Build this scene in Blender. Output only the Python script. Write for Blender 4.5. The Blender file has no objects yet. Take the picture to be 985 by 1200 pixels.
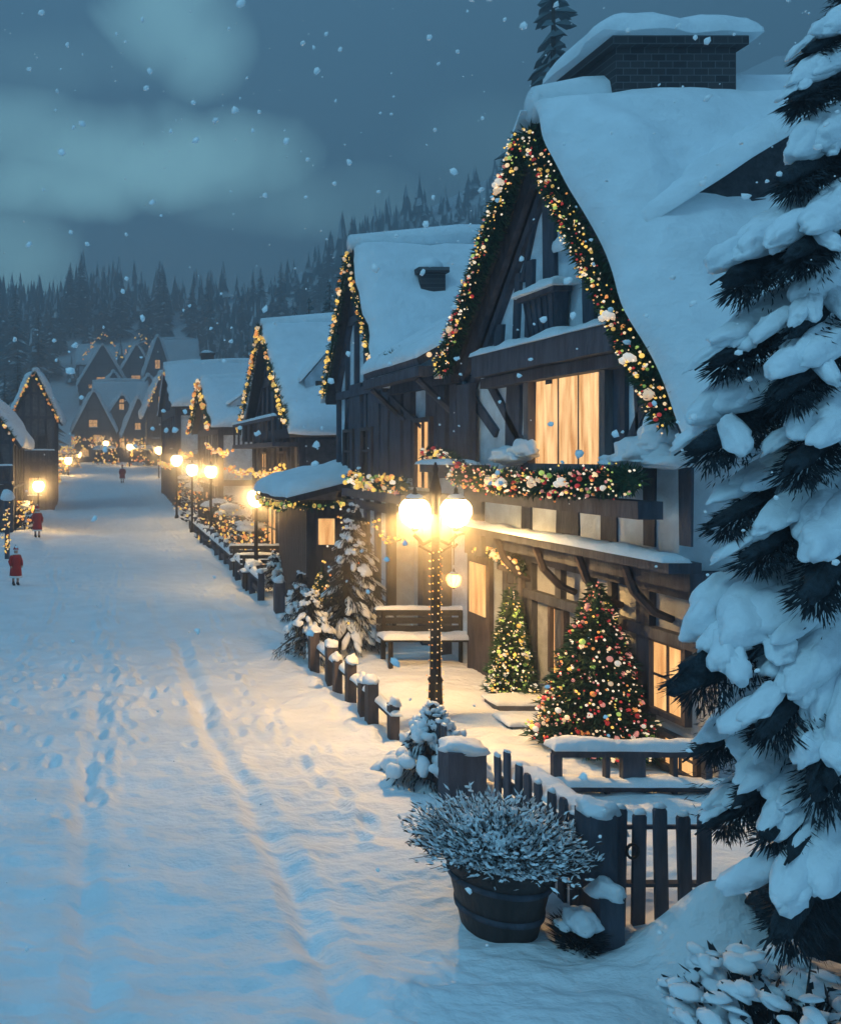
import bpy, bmesh, math, random
from mathutils import Vector, Matrix, noise, Quaternion
random.seed(11)
R = random.Random(5)
V = Vector
PI = math.pi
scene = bpy.context.scene
COL = scene.collection

# ------------------------------------------------------------------ camera
CH = 4.0
cd = bpy.data.cameras.new('camera'); cam = bpy.data.objects.new('camera', cd); COL.objects.link(cam)
cam.location = (0, 0, CH); cam.rotation_euler = (math.radians(90), 0, 0)
cd.sensor_fit = 'HORIZONTAL'; cd.sensor_width = 36; cd.lens = 1000 / 985 * 36
cd.shift_x = (985 / 2 - 110) / 985; cd.shift_y = -65 / 985
cd.clip_start = 0.05; cd.clip_end = 3000
scene.camera = cam
def at(px, py, Y): return V(((px - 110) / 1000 * Y, Y, CH - (py - 535) / 1000 * Y))
def onX(px, py, X): return at(px, py, X * 1000 / (px - 110))

# ------------------------------------------------------------------ materials
def new_mat(name):
    m = bpy.data.materials.new(name); m.use_nodes = True
    return m, m.node_tree, m.node_tree.nodes['Principled BSDF']
def mat(name, col, rough=0.7, var=0.25, scale=6.0, bump=0.0, bscale=30.0, metal=0.0, spec=0.3, stretch=(1, 1, 1)):
    m, nt, b = new_mat(name)
    tc = nt.nodes.new('ShaderNodeTexCoord'); mp = nt.nodes.new('ShaderNodeMapping'); mp.inputs['Scale'].default_value = stretch
    nt.links.new(tc.outputs['Object'], mp.inputs['Vector'])
    n = nt.nodes.new('ShaderNodeTexNoise'); n.inputs['Scale'].default_value = scale; n.inputs['Detail'].default_value = 5
    nt.links.new(mp.outputs[0], n.inputs['Vector'])
    r = nt.nodes.new('ShaderNodeValToRGB')
    r.color_ramp.elements[0].position = .3; r.color_ramp.elements[1].position = .7
    r.color_ramp.elements[0].color = tuple(c * (1 - var) for c in col) + (1,)
    r.color_ramp.elements[1].color = tuple(min(1, c * (1 + var)) for c in col) + (1,)
    nt.links.new(n.outputs['Fac'], r.inputs['Fac']); nt.links.new(r.outputs[0], b.inputs['Base Color'])
    b.inputs['Roughness'].default_value = rough; b.inputs['Metallic'].default_value = metal
    b.inputs['Specular IOR Level'].default_value = spec
    if bump:
        n2 = nt.nodes.new('ShaderNodeTexNoise'); n2.inputs['Scale'].default_value = bscale; n2.inputs['Detail'].default_value = 6
        nt.links.new(mp.outputs[0], n2.inputs['Vector'])
        bp = nt.nodes.new('ShaderNodeBump'); bp.inputs['Strength'].default_value = bump; bp.inputs['Distance'].default_value = .03 if 'snow' not in name else .08
        nt.links.new(n2.outputs['Fac'], bp.inputs['Height']); nt.links.new(bp.outputs[0], b.inputs['Normal'])
    return m
def emit(name, col, strength, base=None):
    m, nt, b = new_mat(name)
    b.inputs['Base Color'].default_value = (base or col) + (1,); b.inputs['Roughness'].default_value = .35
    b.inputs['Emission Color'].default_value = col + (1,); b.inputs['Emission Strength'].default_value = strength
    return m
def window_mat(name, c1, c2, strength):
    m, nt, b = new_mat(name)
    tc = nt.nodes.new('ShaderNodeTexCoord'); mp = nt.nodes.new('ShaderNodeMapping'); mp.inputs['Scale'].default_value = (9, 9, 1.1)
    n = nt.nodes.new('ShaderNodeTexNoise'); n.inputs['Scale'].default_value = 1.2; n.inputs['Detail'].default_value = 5
    r = nt.nodes.new('ShaderNodeValToRGB'); r.color_ramp.elements[0].position = .3; r.color_ramp.elements[1].position = .68
    r.color_ramp.elements[0].color = c1 + (1,); r.color_ramp.elements[1].color = c2 + (1,)
    nt.links.new(tc.outputs['Object'], mp.inputs['Vector']); nt.links.new(mp.outputs[0], n.inputs['Vector'])
    nt.links.new(n.outputs['Fac'], r.inputs['Fac']); nt.links.new(r.outputs[0], b.inputs['Emission Color'])
    b.inputs['Emission Strength'].default_value = strength; b.inputs['Base Color'].default_value = (.12, .08, .05, 1); b.inputs['Roughness'].default_value = .3
    return m

SNOW = mat('snow', (.80, .86, .90), .75, .06, 2.5, .65, 5, spec=.25)
GSNOW = mat('ground snow', (.80, .86, .90), .7, .06, 1.2, .75, 5, spec=.25, stretch=(1, 1.6, 1))
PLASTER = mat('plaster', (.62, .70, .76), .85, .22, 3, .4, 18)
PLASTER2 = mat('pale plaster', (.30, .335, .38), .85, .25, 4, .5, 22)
TIMBER = mat('dark timber', (.058, .068, .092), .75, .4, 9, .6, 30, stretch=(1, 1, .25))
TIMBER2 = mat('brown timber', (.07, .06, .064), .75, .4, 9, .6, 30, stretch=(1, 1, .25))
TIMBER3 = mat('grey weathered timber', (.14, .135, .145), .8, .35, 7, .6, 26, stretch=(1, 1, .2))
SHINGLE = mat('dark shingles', (.045, .048, .058), .8, .4, 12, .8, 30)
IRON = mat('black iron', (.03, .028, .028), .45, .3, 14, .2, 40, metal=.6, spec=.5)
NEEDLE = mat('fir needles', (.016, .027, .036), .7, .6, 14, .9, 45)
NEEDLE2 = mat('christmas green', (.022, .07, .035), .65, .5, 8)
NEEDLEF = mat('far fir hazed', (.10, .15, .17), .8, .4, .6)  # paler than near needles: frost, with distance haze put into the colour
TWIG = mat('brown twigs', (.05, .038, .035), .8, .4, 10)
BARK = mat('bark', (.05, .04, .036), .9, .4, 8, .7, 20)
POT = mat('dark oak staves', (.045, .035, .034), .6, .4, 7, .6, 22, stretch=(1, 1, .15))
BRICK = None
def brick_mat():
    m, nt, b = new_mat('dark brick')
    tc = nt.nodes.new('ShaderNodeTexCoord'); br = nt.nodes.new('ShaderNodeTexBrick')
    mp = nt.nodes.new('ShaderNodeMapping'); mp.inputs['Rotation'].default_value = (PI / 2, 0, 0)
    br.inputs['Scale'].default_value = 2.6; br.inputs['Color1'].default_value = (.035, .032, .038, 1); br.inputs['Color2'].default_value = (.06, .055, .06, 1)
    br.inputs['Mortar'].default_value = (.12, .13, .14, 1); br.inputs['Mortar Size'].default_value = .015
    nt.links.new(tc.outputs['Object'], mp.inputs[0]); nt.links.new(mp.outputs[0], br.inputs['Vector']); nt.links.new(br.outputs[0], b.inputs['Base Color'])
    bp = nt.nodes.new('ShaderNodeBump'); bp.inputs['Strength'].default_value = .6; nt.links.new(br.outputs['Fac'], bp.inputs['Height']); bp.invert = True
    nt.links.new(bp.outputs[0], b.inputs['Normal']); b.inputs['Roughness'].default_value = .9
    return m
BRICK = brick_mat()
STONE = mat('grey stone', (.13, .13, .14), .9, .4, 6, .6, 20)
AMBER = window_mat('lit curtain amber', (.50, .20, .05), (1, .62, .28), 1.15)
AMBER2 = window_mat('lit window warm', (.62, .25, .07), (1, .58, .22), 1.1)
DARKGLASS = mat('dark glass', (.03, .035, .045), .15, .3, 3, spec=.6)
def lamp_glass(nm, c_, st_):
    m, nt, b = new_mat(nm); nt.nodes.remove(b)
    e = nt.nodes.new('ShaderNodeEmission'); e.inputs['Color'].default_value = c_; e.inputs['Strength'].default_value = st_
    t = nt.nodes.new('ShaderNodeBsdfTransparent'); t.inputs['Color'].default_value = (1, .93, .82, 1); a = nt.nodes.new('ShaderNodeAddShader')
    nt.links.new(e.outputs[0], a.inputs[0]); nt.links.new(t.outputs[0], a.inputs[1]); nt.links.new(a.outputs[0], nt.nodes['Material Output'].inputs['Surface']); return m
LAMP = lamp_glass('lamp glass', (1, .62, .24, 1), 17); LAMP_A = lamp_glass('amber lantern glass', (1, .46, .12, 1), 3.0); LAMPS_ = lamp_glass('small lamp glass', (1, .66, .28, 1), 9)
B_CREAM = emit('cream light', (1, .68, .38), .72)
B_WHITE = emit('white light', (1, .82, .6), .8)
B_YEL = emit('yellow light', (1, .6, .12), .85)
B_ORG = emit('orange light', (1, .38, .1), .6)
B_RED = emit('red bauble glow', (.7, .05, .05), .35)
B_PINK = emit('pink bauble glow', (.85, .32, .26), .45)
B_GRN = emit('lime light', (.5, .65, .15), .5)
B_GOLD = mat('gold bauble', (.6, .38, .1), .3, .1, 3, metal=.7)
RED = mat('red cloth', (.42, .03, .025), .8, .2, 6)
WHITEFUR = mat('white fur', (.75, .75, .75), .9, .1, 10)
SKIN = mat('skin', (.5, .3, .22), .6, .1, 5)
DARKCLOTH = mat('dark cloth', (.03, .03, .04), .85, .2, 5)

# ------------------------------------------------------------------ mesh helper
BASE = {}
def ico_unit(sub):
    bm = bmesh.new(); bmesh.ops.create_icosphere(bm, subdivisions=sub, radius=1)
    vs = [v.co.copy() for v in bm.verts]; fs = [tuple(v.index for v in f.verts) for f in bm.faces]; bm.free(); return vs, fs
ICO = {k: ico_unit(k) for k in (1, 2, 3, 4)}
def nz(p, s=1.0): return noise.noise(V((p[0] * s + 13.7, p[1] * s - 4.1, p[2] * s + 7.3)))

class MB:
    def __init__(s): s.v = []; s.f = []; s.m = []
    def add(s, vs, fs, mi=0):
        o = len(s.v); s.v += [V(v) for v in vs]; s.f += [tuple(i + o for i in f) for f in fs]; s.m += [mi] * len(fs); return s
    def box(s, a, b, mi=0):
        x0, y0, z0 = a; x1, y1, z1 = b
        return s.add([(x0, y0, z0), (x1, y0, z0), (x1, y1, z0), (x0, y1, z0), (x0, y0, z1), (x1, y0, z1), (x1, y1, z1), (x0, y1, z1)],
                     [(0, 3, 2, 1), (4, 5, 6, 7), (0, 1, 5, 4), (1, 2, 6, 5), (2, 3, 7, 6), (3, 0, 4, 7)], mi)
    def beam(s, p0, p1, w, d, side=(1, 0, 0), mi=0, wob=0.0):
        """bar from p0 to p1; 'side' is the direction of its depth d; w across. Slightly uneven, hand-hewn."""
        p0 = V(p0); p1 = V(p1); ax = (p1 - p0); L = ax.length; ax.normalize()
        sd = V(side); sd = (sd - ax * sd.dot(ax)).normalized(); wd = ax.cross(sd)
        n = max(1, int(L / .5)) if wob else 1; vs = []
        for i in range(n + 1):
            c = p0.lerp(p1, i / n); k = 1 + (wob * R.uniform(-1, 1) if wob else 0)
            for a, b in ((-1, -1), (1, -1), (1, 1), (-1, 1)): vs.append(c + wd * (a * w / 2 * k) + sd * (b * d / 2))
        fs = [(3, 2, 1, 0), tuple(n * 4 + j for j in range(4))]
        for i in range(n):
            for j in range(4): fs.append((i * 4 + j, i * 4 + (j + 1) % 4, i * 4 + 4 + (j + 1) % 4, i * 4 + 4 + j))
        return s.add(vs, fs, mi)
    def tube(s, pts, rs, n=8, mi=0, cap=True):
        pts = [V(p) for p in pts]; rs = rs if isinstance(rs, (list, tuple)) else [rs] * len(pts)
        vs = []
        for i, p in enumerate(pts):
            t = (pts[min(i + 1, len(pts) - 1)] - pts[max(i - 1, 0)]).normalized()
            a = t.cross(V((0, 0, 1))); a = a.normalized() if a.length > 1e-3 else V((1, 0, 0)); b = t.cross(a)
            for k in range(n):
                th = 2 * PI * k / n; vs.append(p + (a * math.cos(th) + b * math.sin(th)) * rs[i])
        fs = []
        for i in range(len(pts) - 1):
            for k in range(n): fs.append((i * n + k, i * n + (k + 1) % n, (i + 1) * n + (k + 1) % n, (i + 1) * n + k))
        if cap: fs += [tuple(range(n))[::-1], tuple((len(pts) - 1) * n + k for k in range(n))]
        return s.add(vs, fs, mi)
    def lathe(s, c, prof, n=24, mi=0):
        c = V(c); vs = []; fs = []
        for r, z in prof:
            for k in range(n): th = 2 * PI * k / n; vs.append(c + V((r * math.cos(th), r * math.sin(th), z)))
        for i in range(len(prof) - 1):
            for k in range(n): fs.append((i * n + k, i * n + (k + 1) % n, (i + 1) * n + (k + 1) % n, (i + 1) * n + k))
        fs += [tuple(range(n))[::-1], tuple((len(prof) - 1) * n + k for k in range(n))]
        return s.add(vs, fs, mi)
    def ball(s, c, r, sub=1, mi=0):
        vs, fs = ICO[sub]; c = V(c); return s.add([c + v * r for v in vs], fs, mi)
    def blob(s, c, size, rot=None, sub=3, amp=.18, freq=1.6, flat=.35, mi=0, seed=0):
        """a lump of snow: ellipsoid with uneven surface and a flattened underside"""
        vs, fs = ICO[sub]; c = V(c); out = []; M = rot or Matrix.Identity(3)
        for v in vs:
            q = v.copy(); k = 1 + amp * (noise.noise(q * freq + V((seed * 3.1, c.x * 2 + seed, c.y))) + .45 * noise.noise(q * freq * 2.7 + V((seed, c.z, 4))))
            q = q * k
            if q.z < 0: q.z *= flat
            q = V((q.x * size[0], q.y * size[1], q.z * size[2]))
            out.append(c + M @ q)
        return s.add(out, fs, mi)
    def snow(s, p00, p10, p11, p01, t, nu=24, nv=16, freq=1.3, amp=.35, jit=.06, up=None, rr=None, mi=0):
        """a layer of snow lying on a four-cornered face, rounded at its rim"""
        p00, p10, p11, p01 = map(V, (p00, p10, p11, p01))
        n = (p10 - p00).cross(p01 - p00).normalized()
        if n.z < 0: n = -n
        if up: n = V(up)
        eu = (p10 - p00 + p11 - p01).length / 2; ev = (p01 - p00 + p11 - p10).length / 2; rr = rr or t * 1.3
        cen = (p00 + p10 + p11 + p01) / 4
        top = []; bot = []
        def warp(i, k):  # denser rows at the rim
            a = i / k; return .5 - .5 * math.cos(PI * a) if k > 3 else a
        for j in range(nv + 1):
            b = warp(j, nv)
            for i in range(nu + 1):
                a = warp(i, nu); p = p00.lerp(p10, a).lerp(p01.lerp(p11, a), b)
                e = min(min(a, 1 - a) * eu, min(b, 1 - b) * ev)
                q = min(1, e / rr); pr = math.sqrt(max(0, 1 - (1 - q) ** 2))
                k = 1 + amp * (nz(p, freq) + .45 * nz(p, freq * 2.7) + .28 * nz(p, freq * 6.1))
                out = (p - cen); out = out.normalized() if out.length else out
                off = out * jit * (nz(p, freq * 2) + .6) * (1 - q)
                top.append(p + off + n * t * pr * k + n * .004); bot.append(p + off)
        W = nu + 1; o = len(top); fs = []
        for j in range(nv):
            for i in range(nu):
                a = j * W + i; fs.append((a, a + 1, a + W + 1, a + W)); fs.append((o + a, o + a + W, o + a + W + 1, o + a + 1))
        ring = list(range(0, nu + 1)) + [j * W + nu for j in range(1, nv + 1)] + [nv * W + i for i in range(nu - 1, -1, -1)] + [j * W for j in range(nv - 1, 0, -1)]
        for a, b in zip(ring, ring[1:] + ring[:1]): fs.append((b, a, o + a, o + b))
        return s.add(top + bot, fs, mi)
    def blade(s, p, d, L, w, mi=0):
        p = V(p); d = V(d).normalized(); a = d.cross(V((R.uniform(-1, 1), R.uniform(-1, 1), R.uniform(-1, 1))))
        a = a.normalized() * w if a.length > 1e-4 else V((w, 0, 0))
        m = p + d * L * .45
        return s.add([p, m + a, p + d * L, m - a], [(0, 1, 2, 3)], mi)
    def build(s, name, mats, parent=None, smooth=False, local=False, loc=None):
        me = bpy.data.meshes.new(name)
        off = V((0, 0, 0)) if (local or parent is None) else BASE.get(parent.name, V((0, 0, 0)))
        if loc is not None and parent is None: off = V(loc)
        me.from_pydata([v - off for v in s.v], [], s.f)
        for m in (mats if isinstance(mats, (list, tuple)) else [mats]): me.materials.append(m)
        me.polygons.foreach_set('material_index', s.m)
        if smooth: me.polygons.foreach_set('use_smooth', [True] * len(s.f))
        me.update()
        o = bpy.data.objects.new(name, me); COL.objects.link(o)
        if parent is not None:
            o.parent = parent; BASE[o.name] = off
        elif loc is not None: o.location = loc
        return o

def tag(o, label=None, cat=None, group=None, kind=None):
    if label: o['label'] = label
    if cat: o['category'] = cat
    if group: o['group'] = group
    if kind: o['kind'] = kind
    return o
def thing(name, label, cat, loc, rz=0, group=None):
    o = bpy.data.objects.new(name, None); COL.objects.link(o); o.empty_display_size = .3
    o.location = loc; o.rotation_euler = (0, 0, rz); BASE[o.name] = V(loc)
    return tag(o, label, cat, group)
def kids(o): return [c for c in bpy.data.objects if c.parent == o]
def dup(o, loc, rz=0, label=None, scale=1.0, parent=None, group=None):
    c = o.copy(); COL.objects.link(c)
    if parent is None:
        c.location = loc; c.rotation_euler = (0, 0, rz); c.scale = (scale,) * 3
        if label: c['label'] = label
        if group: c['group'] = group
    else: c.parent = parent
    for ch in kids(o): dup(ch, None, parent=c)
    return c
_BULB = {}
def bulb_mesh(r, m, lumpy=False):
    r = round(r / .004) * .004; key = (round(r, 3), m.name, lumpy)
    if key not in _BULB:
        b = MB()
        if lumpy:
            for k in range(7):
                b.ball(V((R.uniform(-.55, .55), R.uniform(-.55, .55), R.uniform(-.55, .55))) * r, r * R.uniform(.4, .6), 1)
            b.ball((0, 0, 0), r * .5, 1)
        else: b.ball((0, 0, 0), r, 2)
        me = bpy.data.meshes.new('bauble'); me.from_pydata(b.v, [], b.f); me.materials.append(m); me.polygons.foreach_set('use_smooth', [True] * len(b.f)); me.update()
        _BULB[key] = me
    return _BULB[key]
def bauble(parent, p, r, m, lumpy=False, name='bauble'):
    o = bpy.data.objects.new(name, bulb_mesh(r, m, lumpy)); COL.objects.link(o); o.parent = parent
    o.location = V(p) - BASE.get(parent.name, V((0, 0, 0))); return o

# ------------------------------------------------------------------ terrain
def sst(a, b, x):
    t = max(0, min(1, (x - a) / (b - a))); return t * t * (3 - 2 * t)
def hill(x, y):
    z = 3.0 * sst(45, 135, y)
    z += .31 * max(0, y - 150) * sst(150, 175, y)
    z += .26 * max(0, y - 200)
    z += .50 * max(0, x - 50) * sst(90, 240, y)
    z += .25 * max(0, -x - 28) * sst(40, 140, y)
    return min(z, 118 + .03 * z)
RUTS = ((0.03, .12), (1.74, .12))
FEET = {}
def _feet():
    q = random.Random(9)
    for path in ([(-.2, 9.5), (.6, 13), (.2, 20), (1.2, 34)], [(2.9, 9), (2.6, 16), (3.3, 26), (3.0, 42)], [(-1.6, 12), (-1.0, 24), (-2.2, 40)], [(3.2, 11.5), (1.0, 15), (-1.5, 19)]):
        side = 1
        for (x0, y0), (x1, y1) in zip(path, path[1:]):
            L = math.hypot(x1 - x0, y1 - y0); n = int(L / .34)
            for k in range(n):
                u = k / n; side = -side; x = x0 + (x1 - x0) * u + side * .11 + q.gauss(0, .05); y = y0 + (y1 - y0) * u + q.gauss(0, .06); FEET.setdefault((int(x // .5), int(y // .5)), []).append((x, y))
    for k in range(170):
        x = q.gauss(-.6, 1.3); y = 11 + 30 * q.random() ** 1.3; FEET.setdefault((int(x // .5), int(y // .5)), []).append((x, y))
_feet()
def ground_z(x, y, detail=True):
    z = hill(x, y)
    near = 1 - sst(60, 130, y)
    # yard a little above the road behind the fence, snow banked along the fence
    z += .15 * sst(4.3, 5.3, x) * near * sst(6.8, 8.2, y)
    if detail:
        w = math.exp(-((x - 4.0 - .25 * noise.noise(V((y * .4, 2, 0)))) / .55) ** 2)
        z += w * (.05 + .07 * noise.noise(V((y * .7, 0, 3)))) * near * sst(6.5, 9, y)
        z += .62 * math.exp(-((x - 4.95) / .5) ** 2 - ((y - 6.74) / .30) ** 2)
        z += .12 * math.exp(-((x + 3.2 + .3 * noise.noise(V((y * .2, 7, 0)))) / .8) ** 2) * sst(18, 30, y) * near
        # wind-blown surface and soft swells
        z += .05 * noise.noise(V((x * .55, y * .9, .3))) + .055 * noise.fractal(V((x * .9 + y * .3, y * 2.6, 5)), .7, 2.1, 3)
        z += .022 * noise.noise(V((x * 3 - y, y * 4.5, 9))) * (1 - sst(30, 60, y)) + .012 * noise.noise(V((x * 7, y * 8, 19))) * (1 - sst(14, 30, y))
        z += math.exp(-((x - 3.85) / .45) ** 2) * (.10 * abs(noise.noise(V((x * 2.2, y * 1.6, 40)))) + .06 * noise.noise(V((x * 4, y * 3, 44)))) * near * sst(8, 11, y)
        z += .26 * noise.noise(V((x * .10 + 3 + y * .03, y * .24, 2))) * sst(15, 26, y) * near
        z += .035 * noise.noise(V((x * .8 + y * .3, y * 1.5, 21))) * sst(2, 6, y) * near
        z += .03 * max(0, noise.noise(V((x * 1.7 - y * .5, y * 1.9, 33))))
        # wheel ruts, broken by drift
        if -4 < x < 5 and y < 70:
            for rx, wd in RUTS:
                c = rx + .28 * noise.noise(V((y * .16, rx, 6))) + .10 * noise.noise(V((y * .35, rx, 1))) + .04 * noise.noise(V((y * 2.1, rx, 4)))
                d = (x - c) / wd; fade = (.40 + 1.1 * noise.noise(V((y * .55, rx * 3, 8))) + .5 * noise.noise(V((y * 2.2, rx * 3, 1)))) * (1 - sst(11 if rx < 1 else 15, 24 if rx < 1 else 30, y))
                fade = max(.42 * (1 - sst(11, 20, y)), fade) * (.8 if rx < 1 else 1)
                z -= .15 * fade * math.exp(-d * d)
                z += .035 * fade * (math.exp(-((abs(x - c) - .26) / .09) ** 2)) * (1 + noise.noise(V((x * 6, y * 6, 2))))
                z += .05 * (fade + .1) * noise.noise(V((x * 7, y * 4, rx))) * math.exp(-d * d * .2)
            if y < 44:
                for a in (-1, 0, 1):
                    for b in (-1, 0, 1):
                        for fx_, fy_ in FEET.get((int(x // .5) + a, int(y // .5) + b), ()):
                            e = ((x - fx_) / .075) ** 2 + ((y - fy_) / .15) ** 2
                            if e < 9: z += .028 * math.exp(-(math.sqrt(e) - 1.7) ** 2 * 3) - .045 * math.exp(-e)
            # trampled patch and footsteps on the far road
            t = math.exp(-((x - .3) / 1.6) ** 2) * sst(11, 15, y) * (1 - sst(24, 34, y))
            z += t * .05 * noise.noise(V((x * 2.8, y * 2.4, 12)))
    return z
def build_ground():
    ys = [-30, -18, -10, -5, -1, 2, 3.5]
    p = 1330.0
    while p > 561: ys.append(4000 / (p - 535)); p -= 2.0 if p > 700 else 1.1
    y = ys[-1]
    while y < 262: y *= 1.03; ys.append(min(y, 262))
    xs = [-235, -190, -150, -120, -95, -75, -60, -48, -38, -30, -24, -19, -15, -12, -10, -8.5, -7.2]
    x = -6.2
    while x < 8.4: xs.append(x); x += .05 if -4.5 < x < 5.6 else .16
    xs += [9, 9.8, 10.8, 12, 13.6, 15.5, 18, 21, 25, 30, 36, 43, 51, 60, 70, 82, 95, 110, 126, 145, 170, 200, 235]
    W = len(xs)
    vs = [V((a, b, ground_z(a, b, b < 140 and abs(a) < 40))) for b in ys for a in xs]
    road = MB(); land = MB(); rv = {}; lv = {}
    def put(store, mb, i):
        if i not in store: store[i] = len(mb.v); mb.v.append(vs[i])
        return store[i]
    for j in range(len(ys) - 1):
        for i in range(W - 1):
            q = (j * W + i, j * W + i + 1, (j + 1) * W + i + 1, (j + 1) * W + i)
            yc = ys[j]; xc = xs[i]
            st, mb = (rv, road) if (-3.25 < xc < 3.75 and yc < 125) else (lv, land)
            mb.f.append(tuple(put(st, mb, k) for k in q)); mb.m.append(0)
    tag(road.build('road', GSNOW, smooth=True), 'snow covered village street with two wheel ruts', None, None, 'structure')
    tag(land.build('ground', GSNOW, smooth=True), 'snow covered yards and hillside beside the street', None, None, 'structure')
build_ground()
def gz(x, y): return ground_z(x, y)

# ------------------------------------------------------------------ generic pieces
def lights_along(mb, pts, n, spread, r, mis, sag=0):
    segs = [(V(a), V(b)) for a, b in zip(pts, pts[1:])]; Ls = [(b - a).length for a, b in segs]; T = sum(Ls)
    for i in range(n):
        t = R.random() * T
        for (a, b), L in zip(segs, Ls):
            if t <= L:
                u = t / L; p = a.lerp(b, u); p.z -= sag * 4 * u * (1 - u); break
            t -= L
        else: continue
        p += V((R.gauss(0, spread), R.gauss(0, spread), R.gauss(0, spread)))
        mb.ball(p, r * R.uniform(.6, 1.3), 1, R.choice(mis))
BULBM = [B_CREAM, B_WHITE, B_YEL, B_ORG, B_RED, B_PINK, B_GRN]
BAUB_GLOW = [emit('cream bauble', (1, .66, .38), .38, (.8, .6, .42)), emit('white bauble', (1, .8, .6), .42, (.85, .78, .68)), emit('yellow bauble', (1, .58, .14), .42, (.8, .5, .1)), emit('orange bauble', (1, .36, .1), .3, (.7, .25, .06)),
         emit('red bauble', (.7, .05, .05), .2, (.55, .03, .03)), emit('pink bauble', (.85, .3, .25), .25, (.7, .3, .26)), emit('green bauble', (.4, .6, .15), .2, (.3, .5, .1))]  # baubles and flower clusters glow faintly, their lit look put into the material
def garland(label, pts, rad, per_m, nb, bulb_r=(.03, .06), group=None, mix=(0, 0, 1, 1, 2, 2, 3, 4, 4, 5, 6), little=6, cat='garland', name='garland', blade=(.12, .012), big=0, sag=0, green=None):
    """evergreen garland along a polyline: foliage, countable baubles, tiny lights"""
    base = V(pts[0]); t = thing(name, label, cat, base, 0, group)
    mb = MB(); segs = list(zip(pts, pts[1:])); T = sum((V(b) - V(a)).length for a, b in segs)
    def pos():
        k = R.random() * T
        for a, b in segs:
            L = (V(b) - V(a)).length
            if k <= L:
                u = k / L; p = V(a).lerp(V(b), u); p.z -= sag * 4 * u * (1 - u)
                return p, (V(b) - V(a)).normalized()
            k -= L
        return V(pts[-1]), (V(b) - V(a)).normalized()
    for i in range(int(per_m * T)):
        p, ax = pos(); d = V((R.gauss(0, 1), R.gauss(0, 1), R.gauss(0, 1))); d -= ax * d.dot(ax) * .6
        d.normalize(); rr = rad * (.8 + .3 * nz(p, 2.5))
        mb.blade(p + d * rr * R.uniform(0, .75), d + V((0, 0, -.15)), blade[0] * R.uniform(.6, 1.3), blade[1])
    cur = [V(pts[0])]
    for a, b in segs:
        for k in range(1, 9):
            u = k / 8; q = V(a).lerp(V(b), u); q.z -= sag * 4 * u * (1 - u); cur.append(q)
    mb.tube(cur, rad * .35, 5)
    mb.build('foliage', green or NEEDLE2, t)
    for i in range(nb):
        p, ax = pos(); d = V((-abs(R.gauss(0, 1)) - .3, -abs(R.gauss(0, .6)), R.gauss(0, .8))).normalized()
        r = R.uniform(*bulb_r); k = R.choice(mix)
        bauble(t, p + d * rad * R.uniform(.8, 1.1), round(r, 3), BAUB_GLOW[k] if R.random() < .5 else BULBM[k], R.random() < .5)
    for i in range(big):
        p, ax = pos(); bauble(t, p + V((-rad * .9, -.06, 0)), .085, BAUB_GLOW[R.choice((0, 1, 0))], True, 'flower_cluster')
    lm = MB()
    for i in range(int(little * T)):
        p, ax = pos(); d = V((-abs(R.gauss(0, 1)), R.gauss(0, 1), R.gauss(0, 1))).normalized()
        lm.ball(p + d * rad * R.uniform(.8, 1.2), R.uniform(.01, .018) * (1 if bulb_r[0] < .05 else 1.8), 1, R.choice(mix))
    if lm.v: tag(lm.build('string_lights', BULBM, t), kind='stuff')
    return t

LAMPS = []
def point(p, energy, parent=None, rad=.12, col=(1, .60, .22)):
    l = bpy.data.lights.new('lamp_light', 'POINT'); l.energy = energy; l.color = col; l.shadow_soft_size = rad
    o = bpy.data.objects.new('lamp_light', l); COL.objects.link(o)
    if parent: o.parent = parent; o.location = V(p) - BASE[parent.name]
    else: o.location = p
    return o

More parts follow.
